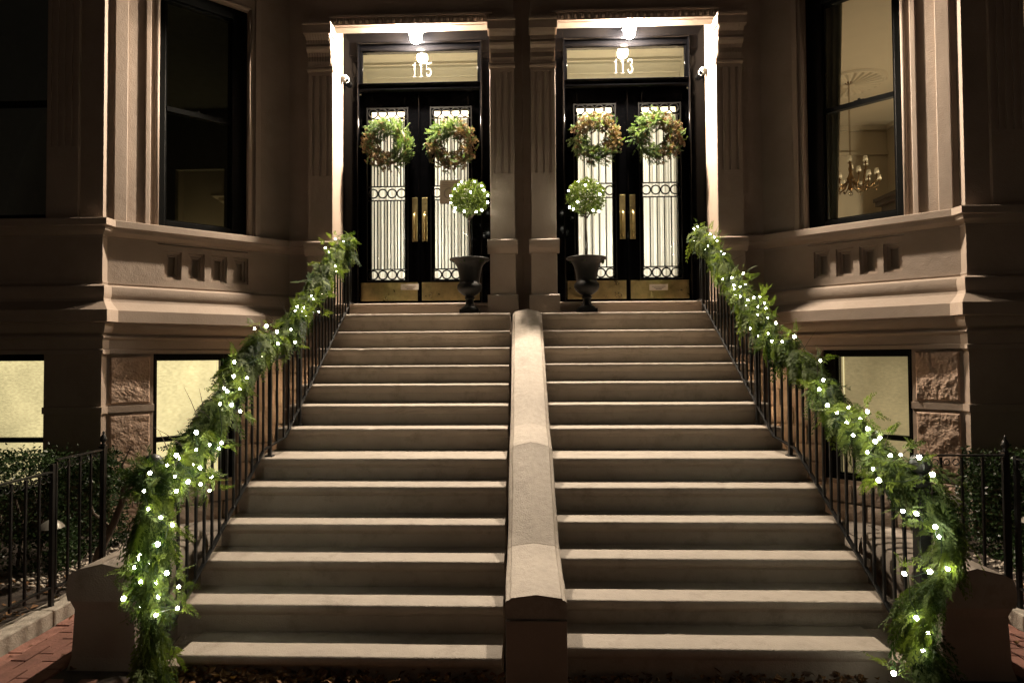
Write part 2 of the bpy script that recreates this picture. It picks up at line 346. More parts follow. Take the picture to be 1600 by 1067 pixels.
TOPL= [[-0.85, 7.279, 3.673], [-0.807, 7.282, 3.828], [-0.768, 7.292, 3.88], [-0.693, 7.221, 3.828], [-0.576, 7.271, 3.893], [-0.532, 7.212, 3.796], [-0.517, 7.197, 3.755], [-0.619, 7.151, 3.718], [-0.434, 7.263, 3.743], [-0.439, 7.246, 3.664], [-0.787, 7.222, 3.723], [-0.751, 7.197, 3.611], [-0.671, 7.169, 3.576], [-0.567, 7.179, 3.563], [-0.506, 7.207, 3.578], [-0.83, 7.301, 3.564]]
TOPR= [[0.663, 7.298, 3.87], [0.55, 7.294, 3.791], [0.724, 7.184, 3.743], [0.803, 7.188, 3.7], [0.653, 7.15, 3.638], [0.899, 7.294, 3.774], [0.877, 7.263, 3.548], [0.789, 7.178, 3.564], [0.539, 7.257, 3.591], [0.588, 7.21, 3.563], [0.833, 7.284, 3.828]]
# ------------------------------------------------------------ ground
g = MB().box((-40, -25, -.30), (40, 60, -.035)).build('street_ground', sandj); g['kind'] = 'structure'
walk = MB().box((-9, -1.0, -.034), (9, 7.6, -.012)).build('sidewalk', sandj, origin=(0, 0, -.034)); walk['kind'] = 'structure'
# bricks: running bond with the long side pointing at the house
bk = MB().box((-.047, -.097, -.045), (.047, .097, 0)).build('brick', brickm, walk, bevel=.004, origin=(0, 0, 0))
first = True; joined = MB(); nb = 0
def brick_at(x, y, single):
    global first, nb
    dz = random.uniform(-.004, .003); rz = random.uniform(-.012, .012)
    if single:
        if first:
            bk.location = Vector((x, y, dz))-ORI['sidewalk']; bk.rotation_euler = (0, 0, rz); first = False; return
        inst(bk, 'brick', walk, (x, y, dz), (random.uniform(-.01, .01), random.uniform(-.01, .01), rz)); nb += 1
    else: joined.box((x-.047, y-.097, -.045), (x+.047, y+.097, dz))
for sx in (-1, 1):
    for c in range(12):
        x = sx*(3.24-.1*c)
        for r in range(22):
            y = 2.15+.2*r+(.1 if c % 2 else 0)
            if abs(x) < 2.77 and y > 3.5: continue
            brick_at(x, y, 3.15 < y < 4.9 and abs(x) > 2.35)
for c in range(43):
    x = -2.1+.1*c
    for r in range(6): brick_at(x, 2.3+.2*r+(.1 if c % 2 else 0), False)
joined.build('brick_field', brickd, walk, kind='stuff')
for sx in (-1, 1):                                      # basement area paving
    fl = MB()
    for i in range(6):
        for j in range(5):
            x0 = 2.25+.36*i; y0 = 4.95+.54*j; dz = random.uniform(-.004, .004)
            xa, xb = sorted((sx*x0, sx*(x0+.345)))
            if i > 2 and y0 < 5.6: continue
            pv = MB().box((xa, y0, -.02), (xb, y0+.525, .012+dz)).build('paving_stone', slate, walk, bevel=.004)
    soil_bed = MB()
sb = MB().box((-8, 2.2, -.02), (-3.46, 6.2, .055)).box((3.46, 2.2, -.02), (8, 6.2, .055)).build('planting_bed', soil, origin=(0, 4, -.02)); sb['kind'] = 'structure'
cb = MB()
for sx in (-1, 1):
    for k, (a, b) in enumerate(((1.8, 3.1), (3.11, 4.25), (4.26, 4.9))):
        xa, xb = sorted((sx*3.30, sx*3.46)); cb.box((xa, a, -.03), (xb, b, .10+.004*(k % 2)))
cbo = cb.build('kerb', curbm, bevel=.012, origin=(0, 3.5, 0)); cbo['kind'] = 'structure'

# ------------------------------------------------------------ stairs
T_ = .28
D = [3.545+T_*i+(.6*T_ if i > 5 else 0) for i in range(13)]
ZL = [.143, .323, .50, .668, .874, 1.04, 1.227, 1.405, 1.582, 1.76, 1.943, 2.131, 2.345]
ZR = [.207, .365, .527, .69, .869, 1.042, 1.227, 1.412, 1.597, 1.772, 1.948, 2.131, 2.345]
def step_mesh(x0, x1, i, Z):
    yn = D[i]; yr = yn+.035; z = Z[i]; zb = (Z[i-1] if i else 0)-.03; ye = (D[i+1]+.06) if i < 12 else 7.60
    if i == 12: zb = Z[11]-.03
    prof = [(ye, zb), (yr, zb), (yr, z-.078), (yr-.006, z-.072), (yr-.014, z-.058), (yr-.018, z-.050), (yn+.004, z-.048), (yn, z-.038), (yn-.001, z-.016), (yn+.005, z-.004), (yn+.013, z), (ye, z)]
    n = int((x1-x0)/.035); rings = []
    for k in range(n+1):
        x = x0+(x1-x0)*k/n; r = []
        for j, (y, zz) in enumerate(prof):
            if 5 <= j <= 10:
                w = noise.noise(Vector((x*3.1, i*7.7, x0)))*.0035+noise.noise(Vector((x*14, i*3.3, 5+x0)))*.0022
                ch = max(0, noise.noise(Vector((x*9, i*5.1+2, 9+x0)))-.42)*.05     # chips along the nosing
                y += w+ch; zz -= (.4*ch if j >= 8 else 0)
                if j >= 9: zz += noise.noise(Vector((x*2, i*2.2, 3)))*.0015
            r.append((x, y, zz))
        rings.append(r)
    return MB().loft(rings)
for sx, Z, lab in ((-1, ZL, 'left flight of brown stone steps rising to door 115'), (1, ZR, 'right flight of brown stone steps rising to door 113')):
    st = root('stone_staircase', lab, 'stairs', (sx*1.15, 3.55, 0), 'twin stone flights of the stoop')
    for i in range(13):
        xo = 2.02 if i == 0 else 2.2
        if i == 0: xo = 2.03 if sx < 0 else 2.0
        xa, xb = sorted((sx*.16, sx*xo))
        step_mesh(xa, xb, i, Z).build('landing' if i == 12 else 'step', stepm, st, auto=40)
    # body under the steps
    poly = [(7.5, -.03), (D[0]+.10, -.03)]
    for i in range(13): poly += [(D[i]+.055, (Z[i-1] if i else 0)-.01), (D[i]+.055, Z[i]-.09)]
    poly += [(7.5, Z[12]-.09)]
    xa, xb = sorted((sx*.15, sx*2.17)); MB().prismx(poly, xa, xb).build('stair_body', blockm, st)
# ------------------------------------------------------------ centre divider with its coping
dv = root('stone_divider', 'low stone divider wall with pointed sloping coping between the two flights of steps', 'wall', (.034, 3.4, 0))
cx = .034; w = .168
path = [(3.4, .555), (3.9, .60), (4.06, .64), (4.20, .735), (4.90, 1.175), (5.00, 1.205), (5.30, 1.285), (5.42, 1.345), (6.98, 2.345), (7.09, 2.39)]
prof = [(-w, -.22), (-w, -.072), (-w+.006, -.058), (-w+.016, -.05), (-w+.022, -.045), (-w+.030, -.032), (-w+.036, -.030), (-.07, -.0155), (0, 0), (.07, -.0155), (w-.036, -.030), (w-.030, -.032), (w-.022, -.045), (w-.016, -.05), (w-.006, -.058), (w, -.072), (w, -.22)]
ys = []
for (y0, z0), (y1, z1) in zip(path[:-1], path[1:]):
    n = max(1, int((y1-y0)/.06))
    for k in range(n): ys.append((y0+(y1-y0)*k/n, z0+(z1-z0)*k/n))
    if abs(y1-4.06) < .01 or abs(y1-5.30) < .01 or abs(y1-4.90) < .01: ys += [(y1-.008, z1-.0005), (y1-.004, z1-.008)]
ys.append(path[-1]); rings = []
for y, z in ys:
    r = []
    for j, (dx, dz) in enumerate(prof):
        e = noise.noise(Vector((y*5, j*.7, 1)))*.0028+noise.noise(Vector((y*17, j*3.1, 4)))*.0015
        flat = .6 if 3.4 <= y < 4.1 else 1
        r.append((cx+dx+e*(1 if dx > 0 else -1)*(abs(dx) > .1), y, z+dz*flat+e*.6))
    rings.append(r)
MB().loft(rings).build('coping', copem, dv, auto=12)
body = [(3.412, -.02)]+[(max(y, 3.412), z-.15) for y, z in path]+[(7.09, -.02)]
MB().prismx(body, cx-w+.012, cx+w-.012).build('divider_body', stone, dv)
MB().prismy([(cx-w+.002, -.02), (cx-w+.002, .419), (cx+w-.002, .419), (cx+w-.002, -.02)], 3.385, 3.411).build('front_slab', stone, dv, bevel=.003)
# ------------------------------------------------------------ cheek piers
for sx in (-1, 1):
    pr = root('stoop_pier', ('left' if sx < 0 else 'right')+' low stone pier with arched coping beside the brick path, '+('left' if sx < 0 else 'right')+' of the steps', 'stone pier', (sx*2.55, 3.66, 0), 'stone piers ending the stoop')
    a, b = 2.355, 2.745; c = (a+b)/2
    cap = [(a-.012, .40), (a-.022, .44), (a-.022, .50), (a-.005, .56), (a+.05, .59), (c, .625), (b-.05, .59), (b+.005, .56), (b+.022, .50), (b+.022, .44), (b+.012, .40)]
    rings = []
    for k in range(13):
        y = 3.655+k*.07; rings.append([(sx*x, y, z+noise.noise(Vector((x*4, y*5, 2)))*.004) for x, z in cap])
    MB().loft(rings).build('coping', stepm, pr, auto=25)
    MB().loft([[(sx*(a-.02), 3.66, -.02), (sx*(b+.022), 3.66, -.02), (sx*(b+.022), 4.49, -.02), (sx*(a-.02), 4.49, -.02)],
               [(sx*(a+.0), 3.675, .06), (sx*(b+.0), 3.675, .06), (sx*b, 4.48, .06), (sx*a, 4.48, .06)],
               [(sx*(a+.015), 3.685, .34), (sx*(b-.01), 3.685, .34), (sx*(b-.01), 4.48, .34), (sx*(a+.015), 4.48, .34)],
               [(sx*(a-.01), 3.665, .405), (sx*(b+.01), 3.665, .405), (sx*(b+.01), 4.49, .405), (sx*(a-.01), 4.49, .405)]]).build('pier_body', stone, pr)

# ------------------------------------------------------------ houses
LEN = 1.933
def BP(sx, s, o, z): return (sx*(4.355-.7424*s-.67*o), 6.325+.67*s-.7424*o, z)
def bb(mb, sx, s0, s1, o0, o1, z0, z1):
    q = lambda z: [BP(sx, s0, o0, z), BP(sx, s1, o0, z), BP(sx, s1, o1, z), BP(sx, s0, o1, z)]
    return mb.hexa(q(z0), q(z1))
def xb_(mb, sx, x0, x1, y0, y1, z0, z1):
    a, b = sorted((sx*x0, sx*x1)); return mb.box((a, y0, z0), (b, y1, z1))
PATH = [(2.60, 7.62), (2.92, 7.62), (4.355, 6.325), (4.355, 6.245), (7.2, 6.245)]
def sweep(sx, prof, path=PATH):
    P = [Vector(p) for p in path]; N = []
    for a, b in zip(P[:-1], P[1:]):
        d = (b-a).normalized(); N.append(Vector((d.y, -d.x)))
    rings = []
    for i, p in enumerate(P):
        if i == 0: off = N[0]
        elif i == len(P)-1: off = N[-1]
        else: off = (N[i-1]+N[i])/(1+N[i-1].dot(N[i]))
        rings.append([(sx*(p.x+off.x*e), p.y+off.y*e, z) for e, z in prof])
    return MB().loft(rings)
def rock_slab(sx, s0, s1, z0, z1, seed, amp=.03, o=.0):
    mb = MB(); n, m_ = 60, 84; k = len(mb.v); vs = []
    for j in range(m_+1):
        for i in range(n+1):
            s = s0+(s1-s0)*i/n; z = z0+(z1-z0)*j/m_
            ed = min(i, n-i, j, m_-j); wv = noise.noise(Vector((s*6, z*6, seed)))*.25
            if seed % 3 == 1: u_, v_ = (s*.8-z*.6), (s*.6+z*.8)
            elif seed % 3 == 2: u_, v_ = (s+wv*.1), z
            else: u_, v_ = z, s
            if sx < 0: u_, v_ = (s*.85-z*.5), (s*.5+z*.85)
            lo = noise.fractal(Vector((u_*6+seed, v_*5, seed*2.1)), 1.0, 2.0, 3)
            st_ = noise.ridged_multi_fractal(Vector((u_*(26 if sx > 0 else 9)+wv*3, v_*(9 if sx > 0 else 30)+wv*3, seed*1.7)), .9, 2.1, 4, 1.0, 2.0)*.35
            fine = noise.fractal(Vector((s*60, z*60, seed)), .8, 2.1, 3)
            h = .45+.40*lo+.34*st_+.10*fine
            d = o+.006+amp*max(-.1, h) if ed > 0 else o
            if ed == 1: d = o+(d-o)*.75
            vs.append(BP(sx, s+(noise.noise(Vector((z*20, s, seed)))*.004 if ed == 0 else 0), d, z))
    fs = [(j*(n+1)+i, j*(n+1)+i+1, (j+1)*(n+1)+i+1, (j+1)*(n+1)+i) for j in range(m_) for i in range(n)]
    mb.add(vs, fs); return mb
blk = None
def rough_block(parent):
    bm = bmesh.new(); bmesh.ops.create_cube(bm, size=1); bmesh.ops.subdivide_edges(bm, edges=bm.edges, cuts=4, use_grid_fill=True)
    for v in bm.verts:
        c = v.co; l = max(abs(c.x), abs(c.z))
        v.co.x *= 1-.06*(l > .4)*abs(noise.noise(c*3)); v.co.z *= 1-.10*(l > .4)*abs(noise.noise(c*3+Vector((4, 2, 1))))
        if l < .49: v.co.y *= 1+.22*noise.noise(c*2.4)+.15
    me = bpy.data.meshes.new('stone_block'); bm.to_mesh(me); bm.free(); me.materials.append(blockm)
    me.polygons.foreach_set('use_smooth', [True]*len(me.polygons)); me.set_sharp_from_angle(angle=rad(45))
    o = bpy.data.objects.new('stone_block', me); COL.objects.link(o); o.parent = parent; ORI[o.name] = Vector((0, 0, 0)); return o
HOUSE = {}
for sx in (-1, 1):
    side = 'left' if sx < 0 else 'right'
    H = root('brownstone_house', 'left brownstone row house with door 115, dark parlour window and yellow lit basement windows' if sx < 0 else 'right brownstone row house with door 113, chandelier window and dim lit basement window', 'house', (sx*3.6, 7.6, 0), 'pair of brownstone row houses')
    HOUSE[sx] = H
    # wall shell
    mb = MB()
    xb_(mb, sx, 0.001, .10, 7.62, 7.95, -.02, 8); xb_(mb, sx, .10, 2.62, 7.445, 7.575, 6.009, 8); xb_(mb, sx, .3955, 2.3145, 7.445, 7.575, 5.885, 6.009); xb_(mb, sx, .10, 2.62, 7.575, 8.0, 6.07, 8); xb_(mb, sx, .10, .395, 7.576, 7.9, 6.0085, 6.0695); xb_(mb, sx, 2.315, 2.615, 7.576, 7.9, 6.0085, 6.0695)
    xb_(mb, sx, .10, 2.92, 7.62, 7.95, -.02, 2.30); xb_(mb, sx, 2.60, 3.0, 7.62, 7.95, 1.9, 8)
    # angled face
    bb(mb, sx, -.02, .44, -.30, -.03, -.02, 1.92); bb(mb, sx, 1.30, 2.05, -.30, -.03, -.02, 1.92); bb(mb, sx, .44, 1.30, -.30, -.03, -.02, .45)
    bb(mb, sx, -.02, .47, -.30, 0, 3.10, 8); bb(mb, sx, 1.43, 2.05, -.30, 0, 3.10, 8); bb(mb, sx, .47, 1.43, -.30, 0, 6.03, 8)
    PS = [.534, .773, 1.018, 1.262] if sx < 0 else [.499, .723, .930, 1.197]
    PS = [.534, .775, 1.018, 1.262] if sx < 0 else [.499, .728, .963, 1.197]
    pw = .172; zb, zt = 2.722, 3.03
    bb(mb, sx, -.02, 2.05, -.30, -.115, 1.92, 3.10)
    bb(mb, sx, -.02, 2.05, -.115, 0, 1.92, zb); bb(mb, sx, -.02, 2.05, -.115, 0, zt, 3.10)
    ed = [-.02]+[q for p in PS for q in (p, p+pw)]+[2.05]
    for k in range(0, len(ed), 2): bb(mb, sx, ed[k], ed[k+1], -.115, 0, zb, zt)
    # front face of the bay
    for z0, z1, xs in ((-.02, .45, ((4.357, 7.2),)), (.45, 1.92, ((4.357, 4.965), (6.35, 7.2))), (1.92, 3.30, ((4.357, 7.2),)), (3.30, 6.03, ((4.357, 4.965), (6.35, 7.2))), (6.03, 8, ((4.357, 7.2),))):
        for a, b in xs: xb_(mb, sx, a, b, 6.247, 6.60, z0, z1)
    xb_(mb, sx, 4.356, 4.45, 6.246, 6.40, -.02, 8)
    xb_(mb, sx, 7.2, 7.45, 6.25, 13, -.02, 8); xb_(mb, sx, 0.002, 7.45, 13, 13.3, -.02, 8); xb_(mb, sx, .003, .06, 7.95, 13, -.02, 8)
    mb.build('facade_wall', stone, H)
    MB().add([(sx*x, y, z) for z in (8.0, 8.2) for x, y in ((0, 7.3), (2.9, 7.3), (4.3, 6.0), (7.6, 6.0), (7.6, 13.3), (0, 13.3))], [(0, 1, 2, 3, 4, 5), (6, 7, 8, 9, 10, 11)]+[(i, (i+1) % 6, (i+1) % 6+6, i+6) for i in range(6)]).build('roof', darkwood, H)
    for k, p in enumerate(PS):                        # stepped sunk panels
        q = MB(); e = .028
        for a, b, c, d in ((p, p+pw, zt-e, zt), (p, p+pw, zb, zb+e), (p, p+e, zb+e, zt-e), (p+pw-e, p+pw, zb+e, zt-e)): bb(q, sx, a, b, -.115, -.035, c, d)
        e2 = e+.025
        for a, b, c, d in ((p+e, p+pw-e, zt-e2, zt-e), (p+e, p+pw-e, zb+e, zb+e2), (p+e, p+e2, zb+e2, zt-e2), (p+pw-e2, p+pw-e, zb+e2, zt-e2)): bb(q, sx, a, b, -.115, -.07, c, d)
        q.build('sunk_panel', trimst, H)
    # swept mouldings
    sweep(sx, [(-.1, 3.30), (.11, 3.288), (.118, 3.28), (.118, 3.215), (.085, 3.205), (.075, 3.17), (.045, 3.145), (.012, 3.13), (.012, 3.11), (-.1, 3.11)]).build('sill_course', trimst, H, auto=30)
    sweep(sx, [(-.1, 2.66), (.012, 2.655), (.012, 2.635), (.006, 2.632), (.006, 2.618), (.040, 2.612), (.062, 2.595), (.070, 2.56), (.066, 2.50), (.055, 2.47), (.062, 2.44), (.168, 2.345), (.168, 2.225), (.150, 2.218), (.105, 2.216), (.106, 2.20), (.100, 2.16), (.07, 2.118), (.03, 2.10), (.03, 2.088), (.058, 2.083), (.062, 2.066), (.045, 2.052), (.036, 2.04), (.03, 1.95), (.046, 1.94), (.046, 1.90), (-.1, 1.90)]).build('water_table', trimst, H, auto=30)
    # joint bands and rock-faced quoins on the basement corner
    for k, (z0, z1) in enumerate(((1.362, 1.885), (.625, 1.268), (.02, .555))):
        q = MB()
        bb(q, sx, 0, .43, -.05, -.002, z0, z1); q.build('quoin_bed', trimst, H)
        rock_slab(sx, .03, .402, z0+.012, z1-.012, 3*k+(1 if sx < 0 else 2), .020 if sx < 0 else .038).build('quoin_stone', rockm, H, auto=60, recalc=False)
    sweep(sx, [(-.1, 1.36), (.022, 1.352), (.022, 1.285), (-.1, 1.27)], [BP(1, .44, 0, 0)[:2], (4.355, 6.325), (4.355, 6.245), (4.965, 6.245)]).build('belt_course', trimst, H)
    sweep(sx, [(-.1, .62), (.022, .612), (.022, .570), (-.1, .56)], [BP(1, .44, 0, 0)[:2], (4.355, 6.325), (4.355, 6.245), (4.965, 6.245)]).build('belt_course', trimst, H)
    # basement masonry blocks
    b0 = rough_block(H); used = False
    th = math.atan2(.67, -.7424*sx)
    def put(pos, rz, sc):
        global blk
        nonlocal_used[0] += 1
        if nonlocal_used[0] == 1:
            b0.location = Vector(pos)-ORI[H.name]; b0.rotation_euler = (0, 0, rz); b0.scale = sc; ORI[b0.name] = Vector(pos)
        else: inst(b0, 'stone_block', H, pos, (0, 0, rz), sc)
    nonlocal_used = [0]
    for r in range(9):
        z = .10+.208*r
        cuts = [1.31, 1.62, 1.93] if r % 2 else [1.31, 1.47, 1.77, 1.93]
        for a, b in zip(cuts[:-1], cuts[1:]): put(BP(sx, (a+b)/2, -.045, z), th, (b-a-.016, .09, .19))
        cuts = [2.18, 2.56, 2.90] if r % 2 else [2.18, 2.38, 2.74, 2.90]
        for a, b in zip(cuts[:-1], cuts[1:]): put((sx*(a+b)/2, 7.60, z), 0, (b-a-.016, .09, .19))
        if r < 2:
            cuts = [.45, .74, 1.02, 1.30] if r else [.45, .60, .88, 1.16, 1.30]
            for a, b in zip(cuts[:-1], cuts[1:]): put(BP(sx, (a+b)/2, -.045, z), th, (b-a-.016, .09, .19))
    # ---- casings of the angled parlour window
    q = MB(); bb(q, sx, .045, .165, -.02, .045, 3.28, 8); q.build('pilaster_strip', trimst, H, bevel=.006)
    q = MB(); bb(q, sx, .335, .385, -.02, .03, 3.28, 8); bb(q, sx, 1.505, 1.565, -.02, .03, 3.28, 8); q.build('casing_strip', trimst, H, bevel=.006)
    q = MB(); q.tube([BP(sx, .452, .0, 3.28), BP(sx, .452, .0, 6.05)], .022, 10); q.tube([BP(sx, 1.450, .0, 3.28), BP(sx, 1.450, .0, 6.05)], .022, 10); q.tube([BP(sx, .452, .0, 6.05), BP(sx, 1.450, .0, 6.05)], .022, 10)
    q.build('casing_bead', trimst, H, smooth=True)
    # ---- windows
    def window(s0, s1, z0, z1, f0, f1, zm, oz=-.13, wn='window', hd=.13, sl=.08):
        fr = MB(); bb(fr, sx, s0, s0+f0, oz-.05, oz+.07, z0, z1); bb(fr, sx, s1-f1, s1, oz-.05, oz+.07, z0, z1)
        bb(fr, sx, s0+f0, s1-f1, oz-.05, oz+.07, z1-hd, z1); bb(fr, sx, s0+f0, s1-f1, oz-.05, oz+.07, z0, z0+sl)
        F = fr.build(wn, sashm, H, bevel=.004)
        sa = MB(); e = .022; bb(sa, sx, s0+f0, s0+f0+e, oz-.03, oz+.03, z0+sl, z1-hd); bb(sa, sx, s1-f1-e, s1-f1, oz-.03, oz+.03, z0+sl, z1-hd)
        bb(sa, sx, s0+f0+e, s1-f1-e, oz-.03, oz+.03, z1-hd-e, z1-hd); bb(sa, sx, s0+f0+e, s1-f1-e, oz-.03, oz+.03, z0+sl, z0+sl+e)
        bb(sa, sx, s0+f0+e, s1-f1-e, oz-.03, oz+.035, zm-.025, zm+.03); sa.build('sash', sashm, F)
        lk = MB(); bb(lk, sx, (s0+f0+s1-f1)/2-.05, (s0+f0+s1-f1)/2+.05, oz-.028, oz+.02, zm+.031, zm+.042); bb(lk, sx, (s0+f0+s1-f1)/2-.012, (s0+f0+s1-f1)/2+.012, oz-.02, oz+.02, zm+.043, zm+.058); lk.build('sash_lock', sashm, F)
        gp = MB(); bb(gp, sx, s0+f0+e, s1-f1-e, oz-.004, oz+.004, z0+sl+e, z1-hd-e); gp.build('pane', winglass, F)
        return F
    window(.475, 1.428, 3.30, 6.03, .07, .17, 4.655)
    F = window(.445, 1.298, .45, 1.92, .022, .12, .95, hd=.075, sl=.05)
    q = MB(); bb(q, sx, .45, 1.16, -.215, -.205, .45, 1.88); q.build('roller_shade', shadeL if sx < 0 else shadeR, F)
    q = MB(); bb(q, sx, 1.19, 1.30, -.225, -.215, .45, 1.88); q.build('shade_edge_glow', shadeE, F)
    q = MB(); bb(q, sx, .462, .474, -.203, -.2, .45, 1.86); bb(q, sx, 1.128, 1.140, -.203, -.2, .45, 1.86); q.build('shade_side_glow', shadeE, F)  # bright strips stand in for light leaking past the shade
    def fwin(z0, z1, zm, wn, shade=None):
        x0, x1 = 4.965, 6.35; fr = MB()
        for a, b, c, d in ((x0, x0+.03, z0, z1), (x1-.08, x1, z0, z1), (x0+.03, x1-.08, z1-.09, z1), (x0+.03, x1-.08, z0, z0+.07)): xb_(fr, sx, a, b, 6.33, 6.45, c, d)
        F = fr.build('window', sashm, H, bevel=.004)
        sa = MB(); xb_(sa, sx, x0+.03, x1-.08, 6.36, 6.42, zm-.025, zm+.025); sa.build('sash', sashm, F)
        gp = MB(); xb_(gp, sx, x0+.03, x1-.08, 6.385, 6.393, z0+.07, z1-.09); gp.build('pane', winglass, F)
        if shade: s_ = MB(); xb_(s_, sx, x0, x1, 6.47, 6.48, z0, z1); s_.build('roller_shade', shade, F)
        return F
    fwin(3.30, 6.03, 4.57, 'window'); fwin(.45, 1.92, 1.0, 'window', shadeL if sx < 0 else shadeR)
    # fluted strip beside the front window
    q = MB(); xb_(q, sx, 4.60, 4.93, 6.21, 6.25, 3.28, 4.05); xb_(q, sx, 4.60, 4.93, 6.222, 6.25, 4.05, 8)
    for k in range(5): xb_(q, sx, 4.60+.074*k, 4.634+.074*k, 6.21, 6.222, 4.05, 6.3)
    q.build('fluted_strip', trimst, H)
    # ---- pilasters
    for a, b, ng in ((.10, .395, 3), (2.315, 2.615, 3)):
        q = MB(); xb_(q, sx, a, b, 7.435, 7.90, 2.345, 6.008)
        xb_(q, sx, a, b, 7.420, 7.435, 3.249, 4.057); xb_(q, sx, a, b, 7.420, 7.435, 5.289, 5.338)
        gw = .026; m0 = .05; step = (b-a-2*m0-gw)/(ng-1); xs = [a+m0+step*k for k in range(ng)]
        e = [a]+[v for x in xs for v in (x, x+gw)]+[b]
        for k in range(0, len(e), 2): xb_(q, sx, e[k], e[k+1], 7.420, 7.435, 4.057, 5.289)
        P = q.build('pilaster', trimst, H, bevel=.003)
        q = MB()
        def px(prof, x0, x1):
            xa, xb2 = sorted((sx*x0, sx*x1)); q.prismx(prof, xa, xb2)
        px([(7.450, 5.333), (7.390, 5.338), (7.385, 5.358), (7.395, 5.378), (7.390, 5.392), (7.450, 5.397)], a-.012, b+.012)
        px([(7.450, 5.397), (7.405, 5.397), (7.390, 5.447), (7.395, 5.506), (7.380, 5.545), (7.340, 5.575), (7.330, 5.604), (7.345, 5.634), (7.340, 5.683), (7.310, 5.713), (7.290, 5.742), (7.450, 5.742)], a, b)
        px([(7.450, 5.742), (7.275, 5.742), (7.275, 5.841), (7.260, 5.846), (7.260, 5.870), (7.450, 5.870)], a-.02, b+.02)
        C = q.build('capital', trimst, P)
        q = MB()
        for k in range(9):
            x = a+.02+(b-a-.04)*k/8; xa, xb2 = sorted((sx*(x-.008), sx*(x+.008)))
            q.prismx([(7.410, 5.407), (7.396, 5.407), (7.380, 5.447), (7.385, 5.506), (7.370, 5.545), (7.410, 5.555)], xa, xb2)
            q.prismx([(7.390, 5.644), (7.337, 5.644), (7.332, 5.683), (7.302, 5.713), (7.285, 5.737), (7.390, 5.737)], xa, xb2)
        q.build('capital_leafwork', trimst, P, kind='stuff')
        q = MB(); px([(7.450, 3.082), (7.405, 3.082), (7.390, 3.111), (7.365, 3.146), (7.355, 3.180), (7.355, 3.234), (7.365, 3.249), (7.450, 3.249)], a-.035, b+.035)
        px([(7.450, 2.589), (7.405, 2.589), (7.405, 3.082), (7.450, 3.082)], a-.006, b+.006)
        px([(7.450, 2.345), (7.370, 2.345), (7.370, 2.574), (7.385, 2.589), (7.450, 2.589)], a-.035, b+.035)
        q.build('pedestal', trimst, P, bevel=.003)
    # egg and dart above the opening
    q = MB(); xb_(q, sx, .365, 2.345, 7.405, 7.446, 5.888, 6.000); xb_(q, sx, .365, 2.345, 7.380, 7.446, 5.980, 6.005); xb_(q, sx, .365, 2.345, 7.393, 7.405, 5.888, 5.902)
    for k in range(24):
        x = .405+k*.0822; q.sphere((sx*x, 7.402, 5.936), .034, 10, 6, (.75, .75, 1.15)); xb_(q, sx, x+.034, x+.048, 7.388, 7.420, 5.896, 5.975)
    q.build('egg_and_dart_moulding', trimst, H, auto=40)
    # threshold
    q = MB()
    n = 50; rings = []
    for k in range(n+1):
        x = .396+1.918*k/n; w_ = noise.noise(Vector((x*9, sx, 3)))*.002
        rings.append([(sx*x, 8.0, 2.34), (sx*x, 7.442, 2.34), (sx*x, 7.442, 2.455), (sx*x, 7.415+w_, 2.462), (sx*x, 7.412+w_, 2.485), (sx*x, 7.420+w_, 2.497), (sx*x, 8.0, 2.50)])
    q.loft(rings).build('threshold', trimst, H, auto=40)
    # ---- black door frame
    q = MB(); xb_(q, sx, .396, .525, 7.86, 8.0, 2.50, 6.068); xb_(q, sx, 2.12, 2.314, 7.86, 8.0, 2.50, 6.068); xb_(q, sx, .525, 2.12, 7.86, 8.0, 5.895, 6.068)
    xb_(q, sx, .525, 2.12, 7.90, 8.0, 5.815, 5.895); xb_(q, sx, .525, .56, 7.90, 8.0, 5.30, 5.815); xb_(q, sx, 2.085, 2.12, 7.90, 8.0, 5.30, 5.815)
    DF = q.build('door_frame', blackp, H, bevel=.004)
    q = MB()
    for x in (.528, 2.117): q.tube([(sx*x, 7.855, 2.51), (sx*x, 7.855, 5.892)], .016, 8)
    q.tube([(sx*.528, 7.855, 5.892), (sx*2.117, 7.855, 5.892)], .016, 8)
    for x in (.568, 2.078): q.tube([(sx*x, 7.912, 5.37), (sx*x, 7.912, 5.81)], .010, 8)
    q.tube([(sx*.568, 7.905, 5.812), (sx*2.078, 7.905, 5.812)], .012, 8)
    q.build('frame_bead', blackp, DF, smooth=True)
    q = MB(); a, b = sorted((sx*.545, sx*2.10))
    q.prismx([(8.0, 5.262), (7.87, 5.262), (7.86, 5.275), (7.845, 5.285), (7.845, 5.30), (7.86, 5.31), (7.86, 5.33), (7.835, 5.345), (7.828, 5.358), (7.835, 5.368), (7.90, 5.372), (8.0, 5.372)], a, b)
    q.build('transom_bar', blackp, DF, auto=30)
    TR = MB(); xb_(TR, sx, .56, 2.085, 7.928, 7.934, 5.372, 5.815); TR = TR.build('transom_window', glassm, H)
    # house number
    def digit(ch, ox, oz, h):
        w_ = h*.5
        if ch == '1':
            pts = [(.14, 0), (.62, 0), (.62, .05), (.50, .09), (.50, 1.0), (.42, 1.0), (.34, .90), (.14, .83), (.14, .77), (.31, .79), (.31, .09), (.14, .05)]
            return [[(ox+x*w_*1.05, oz+z*h) for x, z in pts]], .72*w_
        def stroke(path, wd):
            out = []
            P = [Vector((x, z)) for x, z in path]
            for i in range(len(P)-1):
                a, b = P[i], P[i+1]; d = (b-a).normalized(); n_ = Vector((-d.y, d.x)); w0, w1 = wd[i]/2, wd[i+1]/2
                out.append([(ox+c.x*w_*1.25, oz+c.y*h) for c in (a+n_*w0-d*.012, b+n_*w1+d*.012, b-n_*w1+d*.012, a-n_*w0-d*.012)])
            return out
